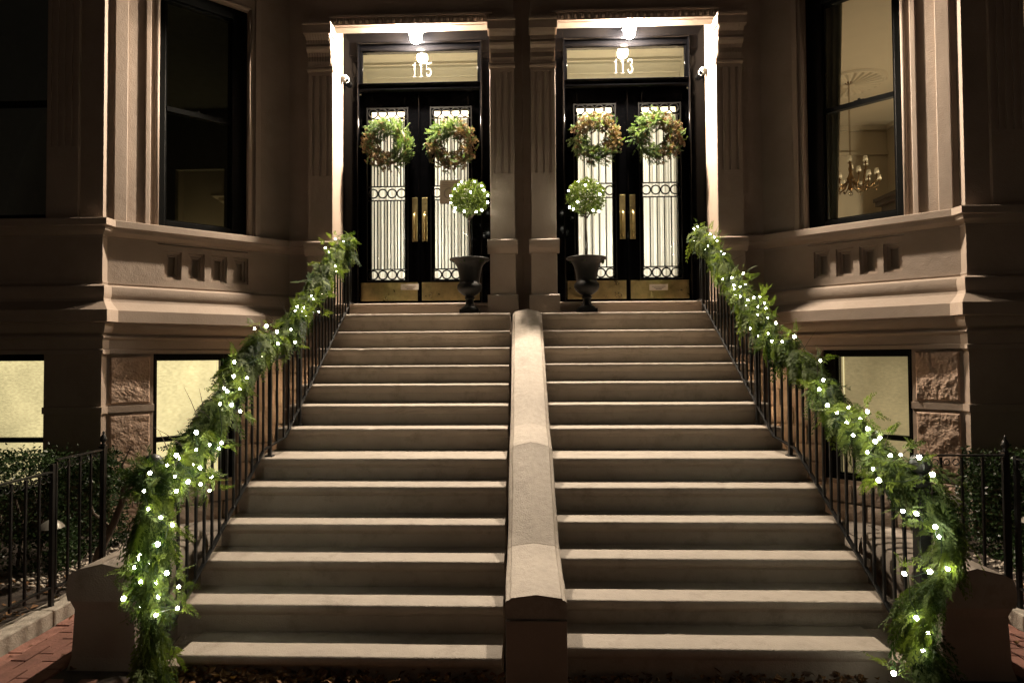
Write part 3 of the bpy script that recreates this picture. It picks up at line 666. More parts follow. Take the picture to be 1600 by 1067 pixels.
        arc = lambda cx_, cz, rx, rz, t0, t1, n_: [(cx_+rx*math.cos(rad(t0+(t1-t0)*k/n_)), cz+rz*math.sin(rad(t0+(t1-t0)*k/n_))) for k in range(n_+1)]
        if ch == '5':
            p = arc(.40, .31, .26, .24, 128, -160, 20)
            wd = [.07]+[.09+.12*max(0, math.sin(math.pi*k/20))**1.2 for k in range(20)]
            return stroke(p, wd)+stroke([(.17, .98), (.19, .50)], [.08, .08])+stroke([(.14, .92), (.45, .91), (.72, .97)], [.10, .13, .09])+stroke(arc(.20, .22, .035, .035, 0, 360, 8), [.07]*9), .95*w_
        if ch == '3':
            p = arc(.36, .76, .22, .18, 160, -75, 14); p2 = arc(.36, .29, .27, .24, 82, -165, 16)
            return stroke(p, [.07+.09*max(0, math.sin(math.pi*k/14)) for k in range(15)])+stroke(p2, [.07+.13*max(0, math.sin(math.pi*k/16)) for k in range(17)])+stroke(arc(.18, .23, .04, .04, 0, 360, 8), [.08]*9)+stroke(arc(.20, .79, .035, .035, 0, 360, 8), [.07]*9), .95*w_
    q = MB(); h = .192
    X0 = -1.435 if sx < 0 else 1.165
    for ch in ('115' if sx < 0 else '113'):
        polys, adv = digit(ch, X0, 5.475 if sx < 0 else 5.465, h)
        for k_, pl in enumerate(polys): q.prismy(pl, 7.9225-.0003*(k_ % 5), 7.9272)
        X0 += adv+.018
    q.build('house_number', numm, TR)
    # ---- doors
    for outer in (0, 1):
        x0, x1 = ((.545, 1.325), (1.345, 2.117))[outer]
        gx0, gx1 = ((.70, 1.145), (1.53, 1.965))[outer]
        zg0, zg1 = 2.845, 5.045
        q = MB()
        for a, b, c, d in ((x0, gx0, 2.515, 5.258), (gx1, x1, 2.515, 5.258), (gx0, gx1, zg1, 5.258), (gx0, gx1, 2.515, zg0)): xb_(q, sx, a, b, 7.93, 7.985, c, d)
        if outer: q.tube([(sx*1.335, 7.922, 2.515), (sx*1.335, 7.922, 5.258)], .013, 8); xb_(q, sx, 1.318, 1.352, 7.935, 7.985, 2.515, 5.258)
        DR = q.build('door', blackp, H, bevel=.003)
        q = MB(); xb_(q, sx, gx0, gx1, 7.955, 7.961, zg0, zg1); q.build('door_pane', glassm, DR)
        cxm = (gx0+gx1)/2; hw = .262; q = MB()
        fx = (cxm-hw, cxm+hw); yg = 7.905
        def bar(xa, za, xb2, zb2, w_=.014): q.sqtube((sx*xa, yg, za), (sx*xb2, yg, zb2), w_, w_)
        z_rows = ((4.925, 5.065), (3.865, 4.045), (2.830, 2.975))
        bar(fx[0], 2.822, fx[0], 5.075, .016); bar(fx[1], 2.822, fx[1], 5.075, .016)
        for za, zb2 in z_rows: bar(fx[0], za, fx[1], za); bar(fx[0], zb2, fx[1], zb2)
        for za, zb2 in z_rows:
            R = .056
            for k in range(4): q.ring((sx*(cxm+(-1.5+k)*.1215), yg-.004, (za+zb2)/2), R, .009, n=22, m_=6)
        nbar = 11 if sx < 0 else 6; sp = .0425 if sx < 0 else .089
        for k in range(nbar):
            x = cxm+(k-(nbar-1)/2)*sp
            bar(x, 2.975, x, 3.865, .013); bar(x, 4.045, x, 4.925, .013)
        q.build('iron_grille', grillem, DR, auto=40)
        hx = (1.268, 1.396)[outer]
        q = MB(); xb_(q, sx, hx-.036, hx+.036, 7.918, 7.931, 3.335, 3.905); q.build('handle_plate', brass, DR, bevel=.004)
        q = MB(); q.tube([(sx*hx, 7.92, 3.675), (sx*hx, 7.885, 3.67), (sx*hx, 7.868, 3.645), (sx*hx, 7.868, 3.55), (sx*hx, 7.873, 3.44), (sx*hx, 7.885, 3.37), (sx*hx, 7.92, 3.36)], [.02, .02, .019, .016, .014, .013, .014], 10)
        q.sphere((sx*hx, 7.915, 3.70), .014, 8, 6); q.build('pull_handle', brass, DR, smooth=True)
        q = MB(); n = 24; rings = []
        kx0, kx1 = x0+.018, x1-.018
        for k in range(n+1):
            x = kx0+(kx1-kx0)*k/n; wv = .0016*math.sin(x*11+sx)+.0012*math.sin(x*29)
            rings.append([(sx*x, 7.9295, 2.572), (sx*x, 7.924+wv, 2.572), (sx*x, 7.923-wv, 2.69), (sx*x, 7.924+wv*.5, 2.808), (sx*x, 7.9295, 2.808)])
        KP = q.loft(rings).build('kick_plate', brass, DR, smooth=False, auto=40)
        q = MB()
        for k in range(5):
            for zz in (2.588, 2.792): q.sphere((sx*(kx0+.018+(kx1-kx0-.036)*k/4), 7.920, zz), .006, 8, 4)
        q.build('plate_screw', brass, DR, smooth=True)
        if outer:
            cxx = (1.463, 1.712)[sx > 0]; zz = 2.75 if sx < 0 else 2.715
            q = MB(); xb_(q, sx, cxx-.115, cxx+.115, 7.912, 7.9165, zz-.038, zz+.038); q.build('paper_card', paper, DR)
            q = MB()
            for k, wl in enumerate((.085, .06, .04)): xb_(q, sx, cxx-wl, cxx+wl, 7.9108, 7.912, zz+.008-.017*k-.0025, zz+.008-.017*k+(.0015 if k < 2 else .004))
            q.build('card_print', inklight if sx < 0 else inkm, DR)
        if not outer and sx < 0:
            q = MB(); q.box((-1.065, 7.889, 3.81), (-.79, 7.892, 4.115)); q.build('paper_notice', greypaper, DR)
            q = MB()
            arcp = [(-.945+.062*math.cos(rad(a)), 3.945+.066*math.sin(rad(a))) for a in range(40, 331, 15)]
            q.tube([(x, 7.888, z) for x, z in arcp]+[(-.885, 7.888, 3.94), (-.925, 7.888, 3.94)], .0075, 5)
            for k in range(3): q.box((-1.03, 7.8878, 4.075-.022*k), (-.83, 7.889, 4.081-.022*k))
            q.build('notice_print', inklight, DR)
        # curtain behind the pane
        q = MB(); n = 90; r0 = []; r1 = []
        for k in range(n+1):
            x = gx0-.02+(gx1-gx0+.04)*k/n; y = 8.03+.011*math.sin(x*62+sx)+.006*math.sin(x*151+2*outer)
            r0.append((sx*x, y, zg0-.1)); r1.append((sx*x, y+.003*math.sin(x*40), zg1-.085))
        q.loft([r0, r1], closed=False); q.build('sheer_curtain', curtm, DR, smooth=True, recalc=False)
    # ---- vestibule behind the doors
    q = MB(); xb_(q, sx, .42, .45, 8.0, 9.1, 2.4, 6.15); xb_(q, sx, 2.28, 2.31, 8.0, 9.1, 2.4, 6.15); xb_(q, sx, .42, 2.31, 9.0, 9.1, 2.4, 6.15); xb_(q, sx, .42, 2.31, 8.0, 9.1, 6.10, 6.16)
    xb_(q, sx, .42, 2.31, 8.0, 9.1, 2.4, 2.49)
    q.build('vestibule_wall', plaster, H)
    q = MB(); a, b = sorted((sx*.45, sx*2.28))
    q.prismx([(9.0, 5.78), (8.985, 5.78), (8.98, 5.81), (8.97, 5.815), (8.97, 5.86), (8.94, 5.90), (8.93, 5.93), (8.91, 5.935), (8.88, 6.00), (8.84, 6.03), (8.83, 6.06), (8.80, 6.065), (8.80, 6.10), (9.0, 6.10)], a, b)
    if sx > 0: q.prismx([(8.30, 6.10), (8.30, 6.07), (8.36, 6.07), (8.36, 6.10)], a, b)
    q.build('crown_moulding', plaster, H, auto=30)
    for k, (z, p, yy) in enumerate(((4.35, 26, 8.55), (3.25, 28, 8.55), (5.05, 11, 8.5))):
        ld = bpy.data.lights.new('vestibule_lamp', 'POINT'); ld.energy = p; ld.color = (1, .93, .76) if k < 2 else (1, .88, .62); ld.shadow_soft_size = .12
        lo = bpy.data.objects.new('vestibule_lamp', ld); COL.objects.link(lo); lo.parent = H; lo.location = Vector((sx*(1.33), yy, z))-ORI[H.name]
    # ---- parlour room behind the bay
    pl = plaster2
    q = MB(); q.add([(sx*x, y, z) for z in (6.30, 6.36) for x, y in ((2.35, 8.0), (3.0, 7.9), (4.6, 6.56), (7.2, 6.56), (7.2, 12.4), (2.35, 12.4))], [(0, 1, 2, 3, 4, 5), (6, 7, 8, 9, 10, 11)]+[(i, (i+1) % 6, (i+1) % 6+6, i+6) for i in range(6)])
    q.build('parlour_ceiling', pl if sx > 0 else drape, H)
    q = MB(); q.add([(sx*x, y, z) for z in (2.40, 2.46) for x, y in ((2.35, 8.0), (3.0, 7.9), (4.6, 6.56), (7.2, 6.56), (7.2, 12.4), (2.35, 12.4))], [(0, 1, 2, 3, 4, 5), (6, 7, 8, 9, 10, 11)]+[(i, (i+1) % 6, (i+1) % 6+6, i+6) for i in range(6)])
    q.build('parlour_floor', floorw, H)
    q = MB()
    if sx > 0:
        xb_(q, sx, 2.35, 7.2, 12.3, 12.4, 2.46, 6.30)
    else:
        for a, b, c, d in ((2.35, 5.40, 2.46, 6.3), (6.30, 7.2, 2.46, 6.3), (5.40, 6.30, 5.28, 6.3), (5.40, 6.30, 2.46, 3.4)): xb_(q, sx, a, b, 11.0, 11.1, c, d)
    xb_(q, sx, 2.32, 2.36, 8.0, 12.4, 2.46, 6.30); xb_(q, sx, 7.15, 7.2, 6.56, 12.4, 2.46, 6.30)
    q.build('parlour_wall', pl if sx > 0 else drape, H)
    if sx > 0:
        q = MB(); q.box((2.35, 12.25, 5.74), (7.15, 12.3, 5.80)); q.box((2.35, 12.22, 6.22), (7.15, 12.3, 6.30)); q.box((7.08, 6.6, 6.22), (7.15, 12.2, 6.30)); q.build('picture_rail', pl, H)
        q = MB(); c = (5.39, 10.29, 6.297); vs = []; R0, R1 = .10, .52; n = 96
        prof = [(.08, -.035), (.11, -.02), (.46, -.015), (.49, -.03), (.52, -.03), (.54, -.01), (.55, .0)]
        rings = []
        for r, z in prof:
            rings.append([(c[0]+r*math.cos(2*math.pi*j/n), c[1]+r*math.sin(2*math.pi*j/n), c[2]+z-(.022 if (j % 4 < 2 and .1 < r < .48) else 0)) for j in range(n)])
        q.loft(rings, cap=True); q.build('ceiling_medallion', pl, H, auto=20)
        q = MB(); n = 40; r0 = []; r1 = []
        for k in range(n+1):
            t = k/n; s = 1.20+.20*t; o = -.34+.025*math.sin(t*26)
            r0.append(BP(sx, s, o, 3.4)); r1.append(BP(sx, s-.10+.1*t, o, 6.2))
        q.loft([r0, r1], closed=False); q.build('drape', draper, H, smooth=True, recalc=False)
        ld = bpy.data.lights.new('parlour_fill_light', 'POINT'); ld.energy = 150; ld.color = (1, .80, .56); ld.shadow_soft_size = .15  # unseen fill light below sill level, put in to light the parlour
        lo = bpy.data.objects.new('parlour_fill_light', ld); COL.objects.link(lo); lo.parent = H; lo.location = Vector((6.2, 9.3, 3.1))-ORI[H.name]
    else:
        q = MB(); xb_(q, sx, 5.0, 6.8, 12.0, 12.1, 2.4, 6.3); xb_(q, sx, 5.0, 5.1, 11.1, 12.0, 2.4, 6.3); xb_(q, sx, 6.7, 6.8, 11.1, 12.0, 2.4, 6.3); q.build('hallway_wall', plaster2, H)
        q = MB(); xb_(q, sx, 5.0, 5.95, 11.6, 12.0, 4.95, 5.02); xb_(q, sx, 5.0, 5.85, 11.7, 12.0, 4.88, 4.95); q.build('hallway_shelf', plaster2, H)
        q = MB(); xb_(q, sx, 5.45, 5.85, 11.93, 11.99, 3.9, 4.48); q.build('picture_frame', darkwood, H)
        ld = bpy.data.lights.new('hallway_light', 'POINT'); ld.energy = 6; ld.color = (1, .78, .45); ld.shadow_soft_size = .1
        lo = bpy.data.objects.new('hallway_light', ld); COL.objects.link(lo); lo.parent = H; lo.location = Vector((-6.3, 11.5, 3.2))-ORI[H.name]
    # basement entrance glow: unseen warm light put low beside the stoop
# ------------------------------------------------------------ porch lamps and cameras
for sx in (-1, 1):
    num = '115' if sx < 0 else '113'
    lx = 1.335
    L = root('porch_lamp', 'bright white globe lamp glowing above the '+('left' if sx < 0 else 'right')+' hand door, number '+num, 'lamp', (sx*lx, 7.66, 6.068), 'porch lamps above the doors')
    MB().lathe([(.001, 0), (.07, 0), (.075, -.010), (.07, -.016), (.05, -.02), (.03, -.022), (.03, -.09), (.001, -.09)], (sx*lx, 7.67, 6.069), 24).build('lamp_base', ironm, L, auto=30)
    MB().lathe([(.001, .125), (.06, .118), (.085, .095), (.088, .028), (.083, .028), (.080, .090), (.055, .112), (.001, .115)], (sx*lx, 7.67, 5.875), 28).build('light_shield', ironm, L, auto=50)  # shield added to keep lamp light off the soffit and frame head
    MB().sphere((sx*lx, 7.67, 5.86), .070, 20, 12).build('lamp_globe', lampm, L, smooth=True)
    S = root('security_camera', 'small white camera fixed to the '+('left' if sx < 0 else 'right')+' hand doorway reveal of '+num, 'security camera', (sx*2.31, 7.80, 5.42), 'security cameras in the door reveals')
    q = MB(); q.tube([(sx*2.318, 7.80, 5.42), (sx*2.298, 7.80, 5.42)], .042, 14); q.build('mount', whitep, S, auto=40)
    q = MB(); q.tube([(sx*2.30, 7.80, 5.425), (sx*2.27, 7.79, 5.42), (sx*2.235, 7.77, 5.385)], [.03, .045, .036], 14); q.build('camera_body', whitep, S, auto=50)
    q = MB(); q.tube([(sx*2.236, 7.770, 5.386), (sx*2.228, 7.767, 5.381)], .022, 12); q.build('lens', blackp, S)
# unseen lantern beside the stoop, inferred from warm glow under the bay mouldings
for sx in (-1, 1):
    Lr = root('unseen_lantern', 'small warm wall lantern low on the '+('left' if sx < 0 else 'right')+' house wall, unseen behind the steps', 'lantern', (sx*2.36, 7.52, 1.4), 'unseen lanterns beside the stoop')
    p = (sx*2.36, 7.40, 1.40)
    q = MB(); q.tube([(sx*2.36, 7.56, 1.51), (sx*2.36, 7.45, 1.51), (sx*2.36, 7.40, 1.48)], .014, 8); q.lathe([(.001, .09), (.045, .06), (.05, .05), (.001, .05)], p, 12); q.build('bracket', ironm, Lr)
    MB().sphere(p, .035, 12, 8, (1, 1, 1.3)).build('lantern_glass', emit('lantern_glow', (1, .66, .36), 330), Lr, smooth=True)

# ------------------------------------------------------------ iron railings
def barz(y):     # bottom bar height
    if y < 4.96: return .345+.632*(y-3.75)
    if y < 5.27: return 1.11+.06*(y-4.96)/.31
    if y < 7.30: return 1.17+.655*(y-5.27)
    return 2.50
def rx(y): return 2.115 if y < 4.96 else (2.115-.05*(y-4.96)/.31 if y < 5.27 else 2.065)
for sx in (-1, 1):
    side = 'left' if sx < 0 else 'right'
    R = root('iron_railing', 'black wrought iron stair railing along the '+side+' edge of the stoop', 'railing', (sx*2.1, 5.4, .4), 'iron stair railings')
    nodes_y = [3.50, 4.96, 5.27, 7.30, 7.43]
    q = MB(); q2 = MB()
    for a, b in zip(nodes_y[:-1], nodes_y[1:]):
        q.sqtube((sx*rx(a), a, barz(a+.001)), (sx*rx(b), b, barz(b-.001)), .026, .012)
        q2.sqtube((sx*rx(a), a, barz(a+.001)+.70), (sx*rx(b), b, barz(b-.001)+.70), .040, .022)
    q.build('bottom_bar', ironm, R); q2.build('handrail', ironm, R, bevel=.004)
    unit = MB().box((-.0075, -.0075, 0), (.0075, .0075, .70)).build('baluster', ironm, R, origin=(0, 0, 0)); fst = True
    y = 3.60
    posts = [4.98, 5.55, 7.30]
    while y < 7.40:
        pos = (sx*rx(y), y, barz(y))
        if fst:
            unit.location = Vector(pos)-ORI[R.name]; ORI[unit.name] = Vector(pos); fst = False
        else: inst(unit, 'baluster', R, pos)
        y += .103
    for py_, foot in ((5.04, ZL[5]), (5.62, ZL[6]), (7.22, 2.345)):
        q = MB(); x = sx*rx(py_); q.box((x-.014, py_-.014, foot-.002), (x+.014, py_+.014, barz(py_)+.70)); q.box((x-.03, py_-.03, foot-.001), (x+.03, py_+.03, foot+.012)); q.build('post', ironm, R, bevel=.002)
    x = sx*2.13; ny = 3.47
    q = MB(); q.box((x-.032, ny-.032, -.012), (x+.032, ny+.032, 1.13)); q.box((x-.045, ny-.045, -.011), (x+.045, ny+.045, .05)); q.box((x-.042, ny-.042, 1.13), (x+.042, ny+.042, 1.155))
    NP = q.build('newel_post', ironm, R, bevel=.004)
    q = MB(); q.lathe([(.03, 1.15), (.018, 1.17), (.016, 1.19), (.02, 1.20)], (x, ny, 0), 12); q.sphere((x, ny, 1.25), .055, 18, 12); q.build('ball_finial', ironm, NP, smooth=True)
    q = MB(); q.tube([(x, ny+.03, 1.03), (sx*2.12, 3.52, .99), (sx*2.12, 3.50, .90)], .012, 8); q.build('end_scroll', ironm, R, smooth=True)

# ------------------------------------------------------------ garlands with string lights
GP = {-1: [(-2.08, 7.38, 3.30), (-2.07, 6.71, 2.96), (-2.08, 6.2, 2.64), (-2.09, 5.8, 2.33), (-2.09, 5.37, 2.05), (-2.12, 4.85, 1.95), (-2.13, 4.48, 1.72), (-2.12, 4.2, 1.50), (-2.12, 3.95, 1.34), (-2.11, 3.66, 1.22), (-2.08, 3.45, 1.12), (-2.08, 3.38, .95), (-2.07, 3.38, .75), (-2.08, 3.36, .55), (-2.07, 3.36, .35), (-2.03, 3.36, .15), (-2.02, 3.36, .03)],
      1: [(2.07, 7.38, 3.28), (2.08, 6.6, 2.83), (2.08, 5.96, 2.40), (2.09, 5.3, 1.99), (2.10, 4.72, 1.75), (2.12, 4.36, 1.52), (2.12, 4.05, 1.34), (2.13, 3.8, 1.21), (2.14, 3.58, 1.15), (2.18, 3.42, 1.05), (2.20, 3.36, .88), (2.19, 3.36, .72), (2.08, 3.36, .55), (2.0, 3.36, .42), (2.08, 3.36, .28), (2.12, 3.36, .15), (2.14, 3.36, .03)]}
def resample(P, n):
    P = np.array(P, float); L_ = np.r_[0, np.cumsum(np.linalg.norm(np.diff(P, axis=0), axis=1))]; t = np.linspace(0, L_[-1], n)
    return np.stack([np.interp(t, L_, P[:, k]) for k in range(3)], 1), L_[-1]
CT = [cedar_tmpl(s) for s in range(6)]; NT = [needle_tmpl(s, L=.15, n=40, nl=.05, w=.0026) for s in range(3)]
bulb0 = None
for sx in (-1, 1):
    side = 'left' if sx < 0 else 'right'
    G = root('evergreen_garland', ('left' if sx < 0 else 'right')+' cedar garland with white string lights draped over the '+side+' railing', 'garland', (GP[sx][-1][0], 3.45, 0), 'lit evergreen garlands')
    P, Ltot = resample(GP[sx], 400); tan = np.gradient(P, axis=0); tan /= np.linalg.norm(tan, axis=1, keepdims=True)
    alltri = []; alltone = []
    for kind, N, tmps in ((0, 1750, CT), (1, 420, NT)):
        for ti, tm in enumerate(tmps):
            n = N//len(tmps); u = RNG.uniform(0, 1, n); idx = (u*399).astype(int)
            # clumps of thicker and thinner growth
            th = .75+.45*np.sin(u*41+sx*1.3)*.5+.35*np.sin(u*97+2)*.5
            ph = RNG.uniform(0, 2*np.pi, n); tt = tan[idx]
            side_v = np.cross(tt, [0, 0, 1.0]); bad = np.linalg.norm(side_v, axis=1) < .3; side_v[bad] = np.cross(tt[bad], [0, 1.0, 0])
            side_v /= np.linalg.norm(side_v, axis=1, keepdims=True); upv = np.cross(side_v, tt)
            rd = side_v*np.cos(ph)[:, None]+upv*np.sin(ph)[:, None]
            core = RNG.uniform(.01, .085, n)*th
            pos = P[idx]+rd*core[:, None]
            fwdw = RNG.uniform(.5, 1.6, n)
            d = tt*fwdw[:, None]+rd*RNG.uniform(.25, 1.0, n)[:, None]+np.array([0, 0, -.28])+RNG.normal(0, .16, (n, 3))
            upn = rd+RNG.normal(0, .45, (n, 3)); sc = RNG.uniform(.45, 1.08, n)*(.64+.36*th)*np.where(u > .78, .85, 1)
            tr = place_tmpl(tm, pos, d, upn, sc)
            if kind == 0:
                rel = tr-pos[:, None, None, :]; dist = np.linalg.norm(rel, axis=3, keepdims=True); tr[..., 2:3] -= 1.1*dist**2    # fronds hang
            tone = np.clip(RNG.beta(1.3, 1.9, n)+(.08 if kind == 0 else -.15)+.25*np.sin(u*23+sx)*np.sin(u*61), 0, 1)
            alltri.append(tr.reshape(-1, 3, 3)); alltone.append(np.repeat(tone, len(tm)))
    if sx < 0:
        n = 130; d = RNG.normal(size=(n, 3)); d /= np.linalg.norm(d, axis=1, keepdims=True); d[:, 1] = -abs(d[:, 1])
        T = place_tmpl(NT[0], np.array([-2.09, 3.40, 1.19])+d*.04, d+np.array([0, 0, -.35]), RNG.normal(size=(n, 3)), RNG.uniform(.55, .9, n)); alltri.append(T.reshape(-1, 3, 3)); alltone.append(np.repeat(RNG.uniform(0, .25, n), len(NT[0])))
    bp_ = np.array(BULBL if sx < 0 else BULBR); rep = 6; n = len(bp_)*rep; c_ = np.repeat(bp_, rep, 0)
    of = RNG.normal(size=(n, 3)); of[:, 1] = np.abs(of[:, 1])*.8-.15; of /= np.linalg.norm(of, axis=1, keepdims=True)
    tm = CT[2]; T = place_tmpl(tm, c_+of*RNG.uniform(.018, .05, n)[:, None]+np.array([0, .02, 0]), of+RNG.normal(0, .5, (n, 3))+np.array([0, -.1, -.35]), RNG.normal(size=(n, 3)), RNG.uniform(.28, .55, n))
    alltri.append(T.reshape(-1, 3, 3)); alltone.append(np.repeat(RNG.uniform(.3, 1, n), len(tm)))
    tris = np.concatenate(alltri); tris[..., 2] = np.maximum(tris[..., 2], -.008)
    GR = mesh_np('greenery', tris, np.concatenate(alltone), cedar, G, kind='stuff')
    # bare twigs sticking out
    q = MB()
    for k in range(26):
        i = random.randrange(20, 330); a = P[i]+np.array([random.uniform(-.05, .05), 0, .05]); dd = np.array([random.uniform(-.6, .6)-sx*-.2, random.uniform(-.4, .2), random.uniform(.1, .9)]); dd /= np.linalg.norm(dd)
        Lw = random.uniform(.12, .24); q.tube([a, a+dd*Lw*.5+np.array([0, 0, .01]), a+dd*Lw], [.003, .002, .0008], 5)
    q.build('twigs', barkm, G, kind='stuff')
    BLs = BULBL if sx < 0 else BULBR
    pts = sorted([p for p in BLs], key=lambda p: -p[1]*1.0-p[2]*2)
    q = MB()
    for a, b in zip(pts[:-1], pts[1:]):
        if (Vector(a)-Vector(b)).length < .5:
            mid = (Vector(a)+Vector(b))/2+Vector((0, .03, -.03)); q.tube([a, mid, b], .0022, 4)
    q.build('light_wire', wirem, G, kind='stuff')
    for p in pts:
        p = (p[0], p[1]+random.uniform(0, .035), p[2]-random.uniform(0, .01))
        if bulb0 is None:
            bulb0 = MB().sphere((0, 0, 0), .0095, 8, 6).build('light_bulb', bulbm, G, smooth=True, origin=(0, 0, 0)); bulb0.location = Vector(p)-ORI[G.name]; ORI[bulb0.name] = Vector(p)
        else: inst(bulb0, 'light_bulb', G, p, scale=(random.uniform(.75, 1.3)*(.72 if p[1] > 5.2 else 1),)*3)

# ------------------------------------------------------------ wreaths
WT = [needle_tmpl(20+s, L=.080, n=32, nl=.024, w=.0034) for s in range(4)]
def lump_tmpl(seed, R=.023):
    r = np.random.default_rng(seed); T = []
    for k in range(22):
        d = r.normal(size=3); d /= np.linalg.norm(d); d[0] = abs(d[0])
        T += kite(d*R*.35, d, R*.9, R*.30, up=r.normal(size=3))
    return np.array(T)
for (wx, wz, num, lab, brs) in ((-1.735, 4.575, 115, 'green fir wreath browned along its left side, on the left door leaf of 115', (150, 285)), (-.905, 4.55, 115, 'mixed wreath mostly brown and pale along its bottom, on the right door leaf of 115', (170, 430)), (.935, 4.605, 113, 'fir wreath browned inside right and upper left, on the left door leaf of 113', (-60, 160)), (1.705, 4.61, 113, 'bright green wreath browned along its right side, on the right door leaf of 113', (-95, 75))):
    Wr = root('door_wreath', lab, 'wreath', (wx, 7.86, wz-.33), 'wreaths on the doors')
    tr_ = {0: ([], []), 1: ([], [])}
    for kind, N, tmps in ((0, 760, WT), (1, 560, [lump_tmpl(s) for s in range(4)])):
        for tm in tmps:
            n = N//4; th = RNG.uniform(0, 2*np.pi, n); deg = np.degrees(th)
            lo, hi = brs; inb = ((deg-lo) % 360) < (hi-lo)
            keep = (RNG.uniform(0, 1, n) < np.where(inb, .25, .97)) if kind == 0 else (RNG.uniform(0, 1, n) < np.where(inb, 1.0, .12))
            th = th[keep]; n = len(th); ph = RNG.uniform(-.2, np.pi+.2, n); rr = RNG.uniform(.01, .115, n)
            rad_v = np.stack([np.cos(th), np.zeros(n), np.sin(th)], 1); tanv = np.stack([-np.sin(th), np.zeros(n), np.cos(th)], 1)
            off = rad_v*np.cos(ph)[:, None]+np.array([0, -1.0, 0])*np.sin(ph)[:, None]
            pos = np.array([wx, 7.86, wz])+rad_v*.222+off*rr[:, None]*(1.05 if kind else .9)
            d = tanv*RNG.choice([1., .5], n)[:, None]+off*RNG.uniform(.4, 1.1, n)[:, None]+RNG.normal(0, .3, (n, 3))
            T = place_tmpl(tm, pos, d, off+RNG.normal(0, .4, (n, 3)), RNG.uniform(.7, 1.25, n))
            T[..., 1] = np.minimum(T[..., 1], 7.925)
            tone = RNG.beta(2, 2, n); tr_[kind][0].append(T.reshape(-1, 3, 3)); tr_[kind][1].append(np.repeat(tone, len(tm)))
    mesh_np('fir_sprays', np.concatenate(tr_[0][0]), np.concatenate(tr_[0][1]), firm, Wr)
    mesh_np('dried_cones', np.concatenate(tr_[1][0]), np.concatenate(tr_[1][1]), brownf, Wr)
    MB().ring((wx, 7.87, wz), .235, .022, n=30).build('wreath_frame', barkm, Wr, smooth=True)

# ------------------------------------------------------------ urns and topiaries
for sx, ux, TB in ((-1, -.637, TOPL), (1, .735, TOPR)):
    side = 'left' if sx < 0 else 'right'; c = (ux, 7.27, 2.345)
    U = root('iron_urn', 'black fluted iron urn on the landing '+('right of' if sx < 0 else 'left of')+' the doors of '+('115' if sx < 0 else '113'), 'urn', c, 'black urns on the landing')
    q = MB(); q.box((ux-.112, 7.27-.112, 2.346), (ux+.112, 7.27+.112, 2.40)); q.lathe([(.105, .055), (.10, .075), (.062, .10), (.048, .13), (.045, .17), (.060, .185), (.060, .20), (.045, .21)], c, 20); q.build('pedestal_foot', urnm, U, auto=40)
    q = MB(); prof = [(.045, .21), (.09, .235), (.135, .275), (.148, .31), (.145, .345), (.125, .365), (.118, .375), (.12, .40), (.128, .47), (.145, .55), (.165, .59), (.195, .62), (.232, .636), (.238, .645), (.23, .652), (.21, .645), (.15, .60), (.001, .59)]
    q.lathe(prof, c, 48, flute=(.22, .36)); q.build('bowl', urnm, U, auto=50)
    q = MB()
    q.build('bowl_rim', ironm, U) if False else None
    Tn = root('boxwood_topiary', 'lollipop boxwood ball with white lights standing in the '+('left' if sx < 0 else 'right')+' urn, beside door '+('115' if sx < 0 else '113'), 'topiary', (ux, 7.27, 2.95), 'lit topiary balls')
    q = MB(); q.tube([(ux, 7.27, 2.93), (ux+.008, 7.27, 3.15), (ux-.004, 7.27, 3.35), (ux, 7.27, 3.62)], [.012, .010, .010, .008], 8)
    for k in range(7):
        a = k*.9; q.tube([(ux, 7.27, 3.45), (ux+.10*math.cos(a), 7.27+.1*math.sin(a), 3.58)], [.006, .003], 5)
    q.build('stem', barkm, Tn, smooth=True)
    q = MB(); 
    for k in range(60):
        a = random.uniform(0, 6.28); r = random.uniform(0, .2); q.sphere((ux+r*math.cos(a), 7.27+r*math.sin(a), 2.345+.60+random.uniform(0, .03)), random.uniform(.01, .022), 6, 4)
    q.build('moss', hedgem if False else boxm, Tn)
    n = 3400; d = RNG.normal(size=(n, 3)); d /= np.linalg.norm(d, axis=1, keepdims=True)
    bump = 1+.09*np.sin(d[:, 0]*9+sx)*np.sin(d[:, 2]*8)+.07*np.sin(d[:, 1]*11)
    r = .208*np.power(RNG.uniform(.12, 1, n), .28)*bump; pos = np.array([ux, 7.27, 3.715])+d*r[:, None]*np.array([1.05, 1, .98])
    lt = np.array(kite((0, 0, 0), (1, 0, .1), .024, .0065)+kite((.004, 0, 0), (.6, .8, .1), .020, .006))
    T = place_tmpl(lt, pos, d*.6+RNG.normal(0, .6, (n, 3)), d+RNG.normal(0, .6, (n, 3)), RNG.uniform(.7, 1.3, n))
    mesh_np('foliage_ball', T.reshape(-1, 3, 3), np.repeat(RNG.beta(2, 2, n), len(lt)), boxm, Tn)
    for p in TB:
        v = Vector(p)-Vector((ux, 7.27, 3.70)); v = v.normalized()*.222; inst(bulb0, 'light_bulb', Tn, Vector((ux, 7.27, 3.70))+v, scale=(1.1, 1.1, 1.1))

